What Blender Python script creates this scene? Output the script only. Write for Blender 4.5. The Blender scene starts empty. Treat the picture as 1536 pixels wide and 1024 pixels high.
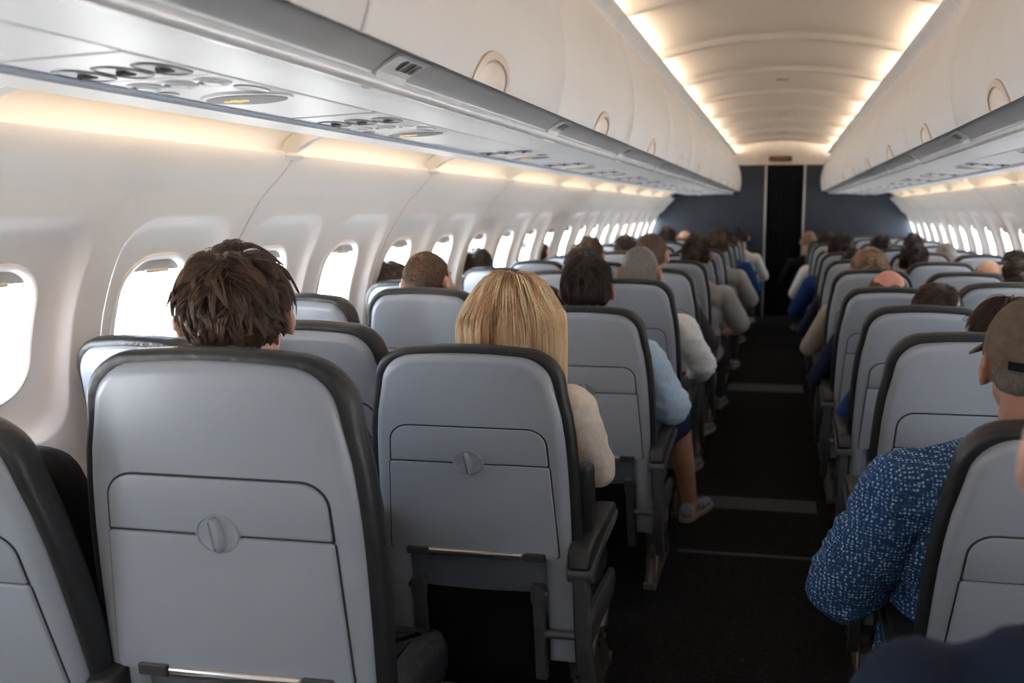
import bpy, bmesh, math, random
import numpy as np
from mathutils import Vector, Matrix

random.seed(7)
rng = np.random.default_rng(7)
COL = bpy.context.scene.collection
PI = math.pi

# ------------------------------------------------------------------ camera maths
# photograph is 1536 x 1024; x to the right, y along the aisle, z up, metres
F, CX, CY, H = 1230.0, 970.0, 560.0, 1.51
PITCH = math.atan((CY - 315.0) / F)
YAW = math.atan((1174.0 - CX) / F * math.cos(PITCH))
_s, _c, _sp, _cp = math.sin(YAW), math.cos(YAW), math.sin(PITCH), math.cos(PITCH)
AX = Vector((-_s * _cp, _c * _cp, -_sp))
RX = Vector((_c, _s, 0.0))
UX = RX.cross(AX)
EYE = Vector((0, 0, H))


def at(px, py, Y):
    """the point on the plane y = Y that the photograph shows at (px, py)"""
    d = AX + RX * ((px - CX) / F) + UX * ((CY - py) / F)
    return EYE + d * (Y / d.y)


# ------------------------------------------------------------------ materials
def sl(r, g, b):
    f = lambda v: (v / 255 / 12.92) if v / 255 <= 0.04045 else ((v / 255 + 0.055) / 1.055) ** 2.4
    return (f(r), f(g), f(b), 1.0)


def mat(name, col, rough=0.5, metal=0.0, var=0.06, scale=20.0, bump=0.0, bscale=200.0, spec=0.5,
        emit=None, estr=0.0, sss=0.0, coat=0.0):
    m = bpy.data.materials.new(name)
    m.use_nodes = True
    nt = m.node_tree
    b = nt.nodes['Principled BSDF']
    b.inputs['Roughness'].default_value = rough
    b.inputs['Metallic'].default_value = metal
    b.inputs['Specular IOR Level'].default_value = spec
    b.inputs['Coat Weight'].default_value = coat
    tc = nt.nodes.new('ShaderNodeTexCoord')
    n = nt.nodes.new('ShaderNodeTexNoise')
    n.inputs['Scale'].default_value = scale
    n.inputs['Detail'].default_value = 4
    nt.links.new(tc.outputs['Object'], n.inputs['Vector'])
    r = nt.nodes.new('ShaderNodeValToRGB')
    r.color_ramp.elements[0].position = 0.3
    r.color_ramp.elements[1].position = 0.7
    r.color_ramp.elements[0].color = tuple(c * (1 - var) for c in col[:3]) + (1,)
    r.color_ramp.elements[1].color = tuple(min(1, c * (1 + var)) for c in col[:3]) + (1,)
    nt.links.new(n.outputs['Fac'], r.inputs['Fac'])
    nt.links.new(r.outputs['Color'], b.inputs['Base Color'])
    if bump:
        n2 = nt.nodes.new('ShaderNodeTexNoise')
        n2.inputs['Scale'].default_value = bscale
        n2.inputs['Detail'].default_value = 3
        nt.links.new(tc.outputs['Object'], n2.inputs['Vector'])
        bp = nt.nodes.new('ShaderNodeBump')
        bp.inputs['Strength'].default_value = bump
        bp.inputs['Distance'].default_value = 0.01
        nt.links.new(n2.outputs['Fac'], bp.inputs['Height'])
        nt.links.new(bp.outputs['Normal'], b.inputs['Normal'])
    if emit:
        b.inputs['Emission Color'].default_value = emit
        b.inputs['Emission Strength'].default_value = estr
    if sss:
        b.inputs['Subsurface Weight'].default_value = sss
        b.inputs['Subsurface Radius'].default_value = (0.012, 0.005, 0.003)
    return m


def hair_mat(name, dark, light, rough=0.38, mid=None, spec=0.5):
    """colour differs strand by strand through the 'tone' attribute of the hair mesh"""
    m = bpy.data.materials.new(name)
    m.use_nodes = True
    nt = m.node_tree
    b = nt.nodes['Principled BSDF']
    b.inputs['Roughness'].default_value = rough
    b.inputs['Specular IOR Level'].default_value = spec
    a = nt.nodes.new('ShaderNodeAttribute')
    a.attribute_name = 'tone'
    r = nt.nodes.new('ShaderNodeValToRGB')
    r.color_ramp.elements[0].color = dark
    r.color_ramp.elements[1].color = light
    if mid:
        e = r.color_ramp.elements.new(0.5)
        e.color = mid
    nt.links.new(a.outputs['Fac'], r.inputs['Fac'])
    nt.links.new(r.outputs['Color'], b.inputs['Base Color'])
    return m


def weave_mat(name, base, dot, scale=110.0):
    m = bpy.data.materials.new(name)
    m.use_nodes = True
    nt = m.node_tree
    b = nt.nodes['Principled BSDF']
    b.inputs['Roughness'].default_value = 0.85
    b.inputs['Specular IOR Level'].default_value = 0.15
    tc = nt.nodes.new('ShaderNodeTexCoord')
    mp = nt.nodes.new('ShaderNodeMapping')
    mp.inputs['Scale'].default_value = (1.0, 1.0, 1.0)
    nt.links.new(tc.outputs['Object'], mp.inputs['Vector'])
    v = nt.nodes.new('ShaderNodeTexVoronoi')
    v.inputs['Scale'].default_value = scale
    v.inputs['Randomness'].default_value = 0.35
    nt.links.new(mp.outputs['Vector'], v.inputs['Vector'])
    n = nt.nodes.new('ShaderNodeTexNoise')
    n.inputs['Scale'].default_value = scale * 1.3
    n.inputs['Detail'].default_value = 2
    nt.links.new(mp.outputs['Vector'], n.inputs['Vector'])
    ad = nt.nodes.new('ShaderNodeMath')
    ad.operation = 'MULTIPLY_ADD'
    ad.inputs[1].default_value = 0.9
    nt.links.new(n.outputs['Fac'], ad.inputs[0])
    nt.links.new(v.outputs['Distance'], ad.inputs[2])
    r = nt.nodes.new('ShaderNodeValToRGB')
    e = r.color_ramp.elements
    e[0].position = 0.62
    e[0].color = dot
    e[1].position = 0.80
    e[1].color = base
    e2 = e.new(1.0)
    e2.color = tuple(c * 0.45 for c in base[:3]) + (1,)
    nt.links.new(ad.outputs[0], r.inputs['Fac'])
    nt.links.new(r.outputs['Color'], b.inputs['Base Color'])
    w = nt.nodes.new('ShaderNodeTexNoise')
    w.inputs['Scale'].default_value = 9
    nt.links.new(tc.outputs['Object'], w.inputs['Vector'])
    bp = nt.nodes.new('ShaderNodeBump')
    bp.inputs['Strength'].default_value = 0.7
    bp.inputs['Distance'].default_value = 0.03
    nt.links.new(w.outputs['Fac'], bp.inputs['Height'])
    nt.links.new(bp.outputs['Normal'], b.inputs['Normal'])
    return m


def emission(name, col, s):
    m = bpy.data.materials.new(name)
    m.use_nodes = True
    nt = m.node_tree
    nt.nodes.remove(nt.nodes['Principled BSDF'])
    e = nt.nodes.new('ShaderNodeEmission')
    e.inputs['Color'].default_value = col
    e.inputs['Strength'].default_value = s
    nt.links.new(e.outputs[0], nt.nodes['Material Output'].inputs[0])
    return m


def glass_mat(name):
    m = bpy.data.materials.new(name)
    m.use_nodes = True
    nt = m.node_tree
    nt.nodes.remove(nt.nodes['Principled BSDF'])
    t = nt.nodes.new('ShaderNodeBsdfTransparent')
    t.inputs['Color'].default_value = (0.95, 0.96, 0.97, 1)
    g = nt.nodes.new('ShaderNodeBsdfGlossy')
    g.inputs['Roughness'].default_value = 0.05
    mx = nt.nodes.new('ShaderNodeMixShader')
    mx.inputs[0].default_value = 0.04
    nt.links.new(t.outputs[0], mx.inputs[1])
    nt.links.new(g.outputs[0], mx.inputs[2])
    nt.links.new(mx.outputs[0], nt.nodes['Material Output'].inputs[0])
    return m


M = {}
M['shell'] = mat('seat_plastic_grey', (0.325, 0.356, 0.400, 1), 0.32, var=0.03, scale=6, spec=0.5)
M['shell_dk'] = mat('seat_plastic_slate', (0.11, 0.122, 0.14, 1), 0.42, var=0.04, scale=6)
M['gap'] = mat('seat_gasket_black', (0.02, 0.022, 0.025, 1), 0.7)
M['leather'] = mat('charcoal_leather', (0.017, 0.018, 0.020, 1), 0.42, var=0.15, scale=14, bump=0.25, bscale=45)
M['pocket'] = mat('black_mesh_fabric', (0.008, 0.008, 0.009, 1), 0.95, var=0.5, scale=600, bump=0.4, bscale=500, spec=0.1)
M['silver'] = mat('brushed_aluminium', (0.62, 0.60, 0.58, 1), 0.3, metal=0.85, var=0.05, scale=90)
M['capgrey'] = mat('dark_grey_plastic', (0.05, 0.05, 0.053, 1), 0.5)
M['frame'] = mat('seat_frame_grey', (0.105, 0.107, 0.115, 1), 0.38, metal=0.35)
M['bronze'] = mat('seat_leg_metal', (0.14, 0.12, 0.105, 1), 0.4, metal=0.5)
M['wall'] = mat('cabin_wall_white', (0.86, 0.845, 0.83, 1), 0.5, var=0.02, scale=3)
M['seam'] = mat('panel_seam', (0.64, 0.60, 0.56, 1), 0.5)
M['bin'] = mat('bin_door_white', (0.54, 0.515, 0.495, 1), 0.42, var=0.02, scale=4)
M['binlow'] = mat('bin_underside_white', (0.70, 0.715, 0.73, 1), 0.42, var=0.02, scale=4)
M['lip'] = mat('bin_lip_grey', (0.46, 0.465, 0.48, 1), 0.32, metal=0.2, var=0.10, scale=5)
M['rail'] = mat('rail_metal', (0.78, 0.78, 0.79, 1), 0.25, metal=0.25)
M['placard'] = mat('placard_white', (0.72, 0.72, 0.72, 1), 0.4)
M['latch'] = mat('latch_tan', (0.52, 0.44, 0.37, 1), 0.4, metal=0.2)
M['latch2'] = mat('latch_face_sand', (0.60, 0.52, 0.45, 1), 0.4, metal=0.2)
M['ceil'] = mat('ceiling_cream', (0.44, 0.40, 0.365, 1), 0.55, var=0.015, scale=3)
M['cornice'] = mat('cornice_white', (0.72, 0.69, 0.665, 1), 0.4)
M['navy'] = mat('bulkhead_navy', (0.011, 0.017, 0.028, 1), 0.42, var=0.2, scale=3)
M['header'] = mat('bulkhead_header_cream', (0.68, 0.62, 0.55, 1), 0.5)
M['trim'] = mat('door_trim_metal', (0.55, 0.54, 0.53, 1), 0.3, metal=0.8)
M['curtain'] = mat('black_curtain_cloth', (0.006, 0.006, 0.007, 1), 0.9, spec=0.15)
M['signbox'] = mat('sign_box_brown', (0.03, 0.02, 0.015, 1), 0.4)
M['amber'] = emission('amber_sign_glow', (1.0, 0.55, 0.22, 1), 1.1)
M['cove'] = emission('ceiling_cove_lamp', (1.0, 0.82, 0.62, 1), 42.0)
M['side'] = emission('sidewall_lamp', (1.0, 0.69, 0.38, 1), 10.0)
M['pane'] = glass_mat('window_pane_acrylic')
M['shade'] = mat('window_shade_grey', (0.60, 0.58, 0.56, 1), 0.5)
M['psu'] = mat('service_panel_white', (0.69, 0.70, 0.715, 1), 0.42, var=0.02)
M['psudark'] = mat('service_panel_recess', (0.20, 0.20, 0.205, 1), 0.4)
M['lens'] = mat('sign_lens_smoke', (0.20, 0.205, 0.21, 1), 0.55, spec=0.2)
M['steelgrey'] = mat('fascia_edge_grey', (0.34, 0.36, 0.40, 1), 0.4)
M['skin_a'] = mat('skin_light', (0.62, 0.36, 0.26, 1), 0.5, var=0.06, scale=30, sss=0.12)
M['skin_b'] = mat('skin_tan', (0.45, 0.24, 0.16, 1), 0.5, var=0.06, scale=30, sss=0.12)
M['skin_c'] = mat('skin_brown', (0.30, 0.155, 0.10, 1), 0.5, var=0.06, scale=30, sss=0.1)
M['skin_red'] = mat('skin_flushed', (0.66, 0.30, 0.22, 1), 0.45, var=0.12, scale=18, sss=0.12)
M['eye'] = mat('eye_white', (0.75, 0.73, 0.70, 1), 0.2)
M['lips'] = mat('lips', (0.45, 0.18, 0.15, 1), 0.45)
for nm, c in dict(black=(0.010, 0.010, 0.012), navy=(0.012, 0.02, 0.045), blue=(0.018, 0.055, 0.19), paleblue=(0.40, 0.52, 0.66),
                  white=(0.78, 0.78, 0.78), cream=(0.78, 0.68, 0.58), grey=(0.34, 0.34, 0.35), beige=(0.37, 0.31, 0.26),
                  dkgrey=(0.05, 0.05, 0.055), olive=(0.09, 0.085, 0.06), red=(0.22, 0.03, 0.03), teal=(0.04, 0.11, 0.13)).items():
    M['cl_' + nm] = mat('cloth_' + nm, c + (1,), 0.85, var=0.10, scale=60, bump=0.6, bscale=11, spec=0.15)
M['weave'] = weave_mat('blue_woven_shirt', (0.045, 0.12, 0.29, 1), (0.40, 0.50, 0.60, 1), 120)
M['cap'] = mat('cap_cotton_olive', (0.135, 0.105, 0.082, 1), 0.9, var=0.18, scale=40, bump=0.5, bscale=60, spec=0.1)
M['shoe'] = mat('shoe_grey_knit', (0.16, 0.19, 0.23, 1), 0.8, var=0.2, scale=90)
M['sole'] = mat('shoe_sole_tan', (0.35, 0.27, 0.20, 1), 0.7)
M['h_brown'] = hair_mat('hair_chestnut', (0.016, 0.008, 0.005, 1), (0.17, 0.095, 0.06, 1), 0.45)
M['h_dark'] = hair_mat('hair_dark_brown', (0.008, 0.005, 0.0035, 1), (0.050, 0.028, 0.019, 1), 0.45)
M['h_blonde'] = hair_mat('hair_blonde', (0.10, 0.050, 0.026, 1), (1.0, 0.82, 0.54, 1), 0.40, (0.66, 0.38, 0.19, 1))
M['h_grey'] = hair_mat('hair_grey', (0.11, 0.095, 0.085, 1), (0.46, 0.42, 0.38, 1), 0.55)
M['h_buzz'] = hair_mat('hair_buzz_brown', (0.05, 0.03, 0.02, 1), (0.20, 0.12, 0.075, 1), 0.6)
M['h_sandy'] = hair_mat('hair_sandy', (0.13, 0.075, 0.045, 1), (0.48, 0.31, 0.19, 1), 0.5)
M['h_mid'] = hair_mat('hair_mid_brown', (0.022, 0.012, 0.008, 1), (0.11, 0.06, 0.038, 1))


def carpet_mat():
    m = bpy.data.materials.new('speckled_carpet')
    m.use_nodes = True
    nt = m.node_tree
    b = nt.nodes['Principled BSDF']
    b.inputs['Roughness'].default_value = 0.95
    b.inputs['Specular IOR Level'].default_value = 0.1
    tc = nt.nodes.new('ShaderNodeTexCoord')
    v = nt.nodes.new('ShaderNodeTexVoronoi')
    v.inputs['Scale'].default_value = 70
    nt.links.new(tc.outputs['Object'], v.inputs['Vector'])
    r = nt.nodes.new('ShaderNodeValToRGB')
    r.color_ramp.elements[0].position = 0.10
    r.color_ramp.elements[0].color = (0.085, 0.085, 0.09, 1)
    r.color_ramp.elements[1].position = 0.2
    r.color_ramp.elements[1].color = (0.011, 0.011, 0.012, 1)
    nt.links.new(v.outputs['Distance'], r.inputs['Fac'])
    nt.links.new(r.outputs['Color'], b.inputs['Base Color'])
    n = nt.nodes.new('ShaderNodeTexNoise')
    n.inputs['Scale'].default_value = 300
    nt.links.new(tc.outputs['Object'], n.inputs['Vector'])
    bp = nt.nodes.new('ShaderNodeBump')
    bp.inputs['Strength'].default_value = 0.5
    bp.inputs['Distance'].default_value = 0.005
    nt.links.new(n.outputs['Fac'], bp.inputs['Height'])
    nt.links.new(bp.outputs['Normal'], b.inputs['Normal'])
    return m


M['carpet'] = carpet_mat()
M['strip'] = mat('floor_strip_blue_grey', (0.022, 0.027, 0.036, 1), 0.7, var=0.3, scale=60)


# ------------------------------------------------------------------ mesh building
class MB:
    def __init__(self):
        self.v, self.f, self.m = [], [], []
        self.mi = 0

    def add(self, vs, fs):
        o = len(self.v)
        self.v += [tuple(p) for p in vs]
        self.f += [tuple(i + o for i in f) for f in fs]
        self.m += [self.mi] * len(fs)

    def grid(self, rows, cu=False, cv=False):
        n, k = len(rows), len(rows[0])
        vs = [p for r in rows for p in r]
        fs = []
        for i in range(n if cu else n - 1):
            for j in range(k if cv else k - 1):
                a, b = i, (i + 1) % n
                c, d = j, (j + 1) % k
                fs.append((a * k + c, a * k + d, b * k + d, b * k + c))
        self.add(vs, fs)

    def box(self, x0, x1, y0, y1, z0, z1):
        vs = [(x, y, z) for x in (x0, x1) for y in (y0, y1) for z in (z0, z1)]
        self.add(vs, [(0, 1, 3, 2), (4, 6, 7, 5), (0, 4, 5, 1), (2, 3, 7, 6), (0, 2, 6, 4), (1, 5, 7, 3)])

    def rings(self, rings, cap0=True, cap1=True):
        n = len(rings[0])
        self.grid(rings, cv=True)
        if cap0:
            self.add(rings[0], [tuple(range(n))])
        if cap1:
            self.add(rings[-1], [tuple(range(n - 1, -1, -1))])

    def tube(self, path, rad, n=10, caps=True, squash=1.0):
        P = [Vector(p) for p in path]
        R = rad if isinstance(rad, (list, tuple)) else [rad] * len(P)
        rs = []
        for i, p in enumerate(P):
            t = (P[min(i + 1, len(P) - 1)] - P[max(i - 1, 0)]).normalized()
            a = t.cross(Vector((0, 0, 1)))
            if a.length < 1e-3:
                a = t.cross(Vector((1, 0, 0)))
            a.normalize()
            b = t.cross(a).normalized()
            rs.append([p + a * math.cos(2 * PI * k / n) * R[i] + b * math.sin(2 * PI * k / n) * R[i] * squash for k in range(n)])
        self.rings(rs, caps, caps)

    def plate(self, outline, prof, fn):
        """outline: closed 2d loop (counter-clockwise); prof: [(inset, depth)...]; fn(u, v, depth) -> point"""
        rs = []
        for ins, dep in prof:
            rs.append([fn(p[0], p[1], dep) for p in inset(outline, ins)])
        self.rings(rs)

    def build(self, name, mats, parent=None, ang=40, loc=None, link=True, inward=False):
        me = bpy.data.meshes.new(name)
        me.from_pydata(self.v, [], self.f)
        bm = bmesh.new()
        bm.from_mesh(me)
        bmesh.ops.remove_doubles(bm, verts=bm.verts, dist=1e-5)
        bmesh.ops.recalc_face_normals(bm, faces=bm.faces)
        if inward:
            for f in bm.faces:
                c = f.calc_center_median()
                if f.normal.dot(Vector((XC, c.y, 1.2)) - c) < 0:
                    f.normal_flip()
        bm.to_mesh(me)
        bm.free()
        mats = mats if isinstance(mats, (list, tuple)) else [mats]
        for m in mats:
            me.materials.append(m)
        if len(mats) > 1 and len(me.polygons) == len(self.m):
            me.polygons.foreach_set('material_index', self.m)
        me.polygons.foreach_set('use_smooth', [True] * len(me.polygons))
        if ang < 180:
            me.set_sharp_from_angle(angle=math.radians(ang))
        return obj(name, me, parent, loc) if link else me


def inset(ol, d):
    if abs(d) < 1e-9:
        return [tuple(p) for p in ol]
    n = len(ol)
    out = []
    for i in range(n):
        p0, p1, p2 = Vector(ol[i - 1]), Vector(ol[i]), Vector(ol[(i + 1) % n])
        a, b = (p1 - p0), (p2 - p1)
        a.normalize()
        b.normalize()
        na, nb = Vector((-a.y, a.x)), Vector((-b.y, b.x))
        k = na + nb
        k = k / max(0.35, 1 + na.dot(nb))
        out.append(tuple(p1 + k * d))
    return out


def obj(name, me, parent=None, loc=None):
    o = bpy.data.objects.new(name, me)
    COL.objects.link(o)
    if parent is not None:
        o.parent = parent
    if loc is not None:
        o.location = loc
    return o


def tag(o, label=None, cat=None, group=None, kind=None):
    if label:
        o['label'] = label
    if cat:
        o['category'] = cat
    if group:
        o['group'] = group
    if kind:
        o['kind'] = kind
    return o


def copy_tree(o, parent=None, skip=()):
    c = o.copy()
    COL.objects.link(c)
    c.parent = parent
    for ch in list(o.children):
        if ch.name.split('.')[0] not in skip:
            copy_tree(ch, c, skip)
    return c


ORD = ['first', 'second', 'third', 'fourth', 'fifth', 'sixth', 'seventh', 'eighth', 'ninth', 'tenth', 'eleventh',
       'twelfth', 'thirteenth', 'fourteenth', 'fifteenth', 'sixteenth', 'seventeenth', 'eighteenth', 'nineteenth', 'twentieth',
       'twenty-first', 'twenty-second']

# ------------------------------------------------------------------ cabin shell
XC = -0.04          # cabin centre line, relative to the camera
Y0, YB = -2.9, 11.9  # rear end of what is built, forward bulkhead
PITCHW = 0.533

HWZ = [(0.0, 1.62), (0.25, 1.74), (0.5, 1.81), (0.75, 1.845), (0.95, 1.845), (1.1, 1.825), (1.25, 1.785), (1.4, 1.715), (1.55, 1.61), (1.672, 1.49)]


def hw(z):
    for i in range(len(HWZ) - 1):
        if z <= HWZ[i + 1][0] or i == len(HWZ) - 2:
            # Catmull-Rom through the table
            p0 = HWZ[max(i - 1, 0)]
            p1, p2 = HWZ[i], HWZ[i + 1]
            p3 = HWZ[min(i + 2, len(HWZ) - 1)]
            t = (z - p1[0]) / (p2[0] - p1[0])
            return 0.5 * (2 * p1[1] + (p2[1] - p0[1]) * t + (2 * p0[1] - 5 * p1[1] + 4 * p2[1] - p3[1]) * t * t + (3 * p1[1] - p0[1] - 3 * p2[1] + p3[1]) * t ** 3)


def ray_rrect(ang, hx, hy, r):
    """distance from the centre of a rounded rectangle to its border in direction ang"""
    c, s = abs(math.cos(ang)), abs(math.sin(ang))
    d = min(hx / c if c > 1e-9 else 1e9, hy / s if s > 1e-9 else 1e9)
    x, y = c * d, s * d
    if r and x > hx - r and y > hy - r:
        kx, ky = hx - r, hy - r
        b = kx * c + ky * s
        q = kx * kx + ky * ky - r * r
        d = b + math.sqrt(max(0, b * b - q))
    return d


WZ, WHX, WHY = 1.205, 0.124, 0.165
ANG = sorted(set([2 * PI * k / 56 for k in range(56)] + [math.atan2(sy * 0.35, sx * 0.2665) % (2 * PI) for sx in (1, -1) for sy in (1, -1)]))


def build_wall(side):
    sg = -1 if side == 'left' else 1
    mb = MB()
    W = lambda z, y, d=0.0: (XC + sg * (hw(z) + d), y, z)
    k0, k1 = -9, 19
    for k in range(k0, k1 + 1):
        yc = 1.6565 + PITCHW * k
        if yc + PITCHW / 2 > YB + 0.3:
            break
        rings = []
        for hx, hy, r, dep, dz in ((0.2665, 0.35, 0, 0, 0), (0.222, 0.292, 0.10, 0.0, 0.0), (0.214, 0.284, 0.10, 0.003, 0.0),
                                   (0.200, 0.268, 0.10, 0.024, 0), (0.185, 0.25, 0.10, 0.034, 0), (WHX + 0.016, WHY + 0.016, 0.105, 0.042, 0.0), (WHX, WHY, 0.095, 0.042, 0), (WHX, WHY, 0.095, 0.078, 0)):
            ring = []
            for a in ANG:
                d = ray_rrect(a, hx, hy, r)
                ring.append(W(WZ + dz + math.sin(a) * d, yc + math.cos(a) * d, dep))
            rings.append(ring)
        if k < -2:      # unseen windows left out further back to cut light on the seats: plain panel
            mb.grid([[W(z, yc - PITCHW / 2), W(z, yc + PITCHW / 2)] for z in (0.855, 0.95, 1.05, 1.15, 1.25, 1.35, 1.45, 1.555)])
        else:
            mb.grid(rings, cv=True)
        y_a, y_b = yc - PITCHW / 2, yc + PITCHW / 2
        lowz = [0.0, 0.12, 0.25, 0.38, 0.5, 0.62, 0.75, 0.855]
        mb.grid([[W(z, y_a), W(z, y_b)] for z in lowz])
        hiz = [1.555, 1.585, 1.615, 1.645, 1.672]
        mb.grid([[W(z, y_a), W(z, y_b)] for z in hiz])
        # rolled lip at the top of the panel
        mb.grid([[W(1.672, y_a), W(1.672, y_b)], [(XC + sg * 1.487, y_a, 1.679), (XC + sg * 1.487, y_b, 1.679)], [(XC + sg * 1.497, y_a, 1.682), (XC + sg * 1.497, y_b, 1.682)], [(XC + sg * 1.52, y_a, 1.676), (XC + sg * 1.52, y_b, 1.676)]])
    mb.mi = 1
    for k in range(-4, 10):
        ys = 1.39 + 1.066 * k
        zz = [0.0 + 1.672 * i / 40 for i in range(41)]
        mb.grid([[W(z, ys - 0.004, 0.0), W(z, ys - 0.002, -0.0025), W(z, ys + 0.002, -0.0025), W(z, ys + 0.004, 0.0)] for z in zz])
    o = mb.build('wall_' + side, [M['wall'], M['seam']], ang=50, inward=True)
    tag(o, kind='structure')


for s in ('left', 'right'):
    build_wall(s)

# floor
mb = MB()
mb.grid([[(XC - 1.75, y, 0.0), (XC + 1.75, y, 0.0)] for y in (Y0, YB + 1.2)])
tag(mb.build('floor', M['carpet']), kind='structure')
for n, (y0, y1, m) in enumerate(((6.85, 7.16, 'strip'), (4.02, 4.2, 'strip'), (3.44, 3.47, 'strip')), 1):
    mb = MB()
    mb.box(-0.42, 0.22, y0, y1, 0.0005, 0.004)
    tag(mb.build('trim_%d' % n, M[m]), kind='structure')

# ceiling: arched cream panels with a rounded rib between modules
CP = 1.05


def ceil_z(x, y):
    u = (x - XC) / 0.80
    base = 2.445 - 0.125 * u * u
    t = ((y - 3.73) / CP + 0.5) % 1.0 - 0.5
    d = abs(t * CP)
    rib = 0.0
    if d < 0.085:
        rib = 0.5 * (1 + math.cos(PI * d / 0.085)) * 0.032
    return base - rib


mb = MB()
ys = []
for k in range(-7, 9):
    c = 3.73 + CP * k
    ys += [c + d for d in (-0.4, -0.25, -0.12, -0.085, -0.07, -0.055, -0.04, -0.025, -0.012, 0, 0.012, 0.025, 0.04, 0.055, 0.07, 0.085, 0.12, 0.25, 0.4)]
ys = sorted(y for y in ys if Y0 <= y <= YB)
ys = [Y0] + ys + [YB]
mb.grid([[(XC + 0.80 * (i / 14 - 1), y, ceil_z(XC + 0.80 * (i / 14 - 1), y)) for i in range(29)] for y in ys])
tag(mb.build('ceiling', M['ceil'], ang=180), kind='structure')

# cornices beside the ceiling coves: lip, trough that holds the lamp, outer skin
for n, sg in ((4, -1), (5, 1)):
    mb = MB()
    pr = [(0.690, 2.232), (0.650, 2.262), (0.622, 2.286), (0.618, 2.294), (0.624, 2.298), (0.64, 2.292), (0.68, 2.268), (0.79, 2.262), (0.815, 2.30), (0.81, 2.34)]
    mb.grid([[(XC + sg * x, y, z) for x, z in pr] for y in [Y0] + [Y0 + (YB - Y0) * i / 12 for i in range(1, 13)]])
    tag(mb.build('trim_%d' % n, M['cornice'], ang=30), kind='structure')

# ceiling cove lamps, one per module and side (long thin tubes lying in the trough)
for sg, nm in ((-1, 'left'), (1, 'right')):
    k = 0
    for i in range(-6, 8):
        y0, y1 = 3.73 + CP * i + 0.10, 3.73 + CP * (i + 1) - 0.10
        y1 = min(y1, YB - 0.08)
        if y0 < Y0 or y1 < y0 + 0.3:
            continue
        mb = MB()
        mb.tube([(XC + sg * 0.745, y0, 2.286), (XC + sg * 0.745, y1, 2.286)], 0.013, 8)
        o = mb.build('ceiling_light', M['cove'])
        if y1 > 2.2:
            lb = 'warm cove lamp glowing along the %s edge of the ceiling, %s from the camera' % (nm, ORD[k])
            k += 1
        else:
            lb = 'warm cove lamp along the %s ceiling edge behind the camera, number %d back' % (nm, -i)
        tag(o, lb, 'ceiling light', 'cove lamps along the %s side of the ceiling' % nm)

# small ceiling speaker grilles
for n, (px, py, Y) in enumerate(((1171, 140, 6.6), (1171, 181, 8.7), (1171, 208, 10.9))):
    x = XC + 0.01
    z = ceil_z(x, Y + 0.30 - ((Y - 3.73) % CP) + 0.2)
    yy = 3.73 + CP * (math.floor((Y - 3.73) / CP) + 0.5)
    z = ceil_z(x, yy)
    mb = MB()
    mb.plate([(-0.045, -0.03), (0.045, -0.03), (0.045, 0.03), (-0.045, 0.03)], [(0, 0.004), (0, -0.006), (0.006, -0.009)], lambda u, v, d: (x + u, yy + v, z + d))
    tag(mb.build('ceiling_vent', mat('vent_taupe', (0.25, 0.2, 0.17, 1), 0.6)), 'small taupe grille on the ceiling centre line, %s from the camera' % ORD[n], 'vent', 'ceiling grilles')


# ------------------------------------------------------------------ windows
wn = 0
wframe = wpane = wshade = None
for side, sg in (('left', -1), ('right', 1)):
    cnt = 0
    for k in range(-2, 19):
        yc = 1.6565 + PITCHW * k
        if side == 'right' and yc < 3.2:
            continue
        wn += 1
        W = lambda z, y, d=0.0: (XC + sg * (hw(z) + d), yc + y, z)
        mb = MB()
        rings = []
        for e, dep in ((0.016, 0.044), (0.014, 0.037), (0.009, 0.034), (0.003, 0.036), (0.0, 0.040), (-0.004, 0.05), (-0.004, 0.06)):
            rings.append([W(WZ + math.sin(a) * ray_rrect(a, WHX + e, WHY + e, 0.095 + e), math.cos(a) * ray_rrect(a, WHX + e, WHY + e, 0.095 + e), dep) for a in ANG])
        mb.grid(rings, cv=True)
        w = mb.build('window_%d' % wn, M['wall'])
        tag(w, kind='structure')
        mb = MB()
        mb.rings([[W(WZ + math.sin(a) * ray_rrect(a, WHX, WHY, 0.095), math.cos(a) * ray_rrect(a, WHX, WHY, 0.095), dep) for a in ANG] for dep in (0.062, 0.066)])
        mb.build('pane', M['pane'], w)
        # raised shade: only its bottom edge with the grip shows under the top of the opening
        zb = 1.322
        mb = MB()
        pts = []
        for a in ANG:
            d = ray_rrect(a, WHX, WHY, 0.095)
            z, y = WZ + math.sin(a) * d, math.cos(a) * d
            if z > zb:
                pts.append((y, z))
        mb.rings([[W(z, y, dep) for y, z in pts] for dep in (0.050, 0.056)])
        sh = mb.build('window_shade', M['shade'], w)
        mb = MB()
        mb.tube([W(zb + 0.012, -0.045, 0.047), W(zb + 0.012, 0.045, 0.047)], 0.006, 8)
        mb.build('shade_grip', M['latch2'], sh)

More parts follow.
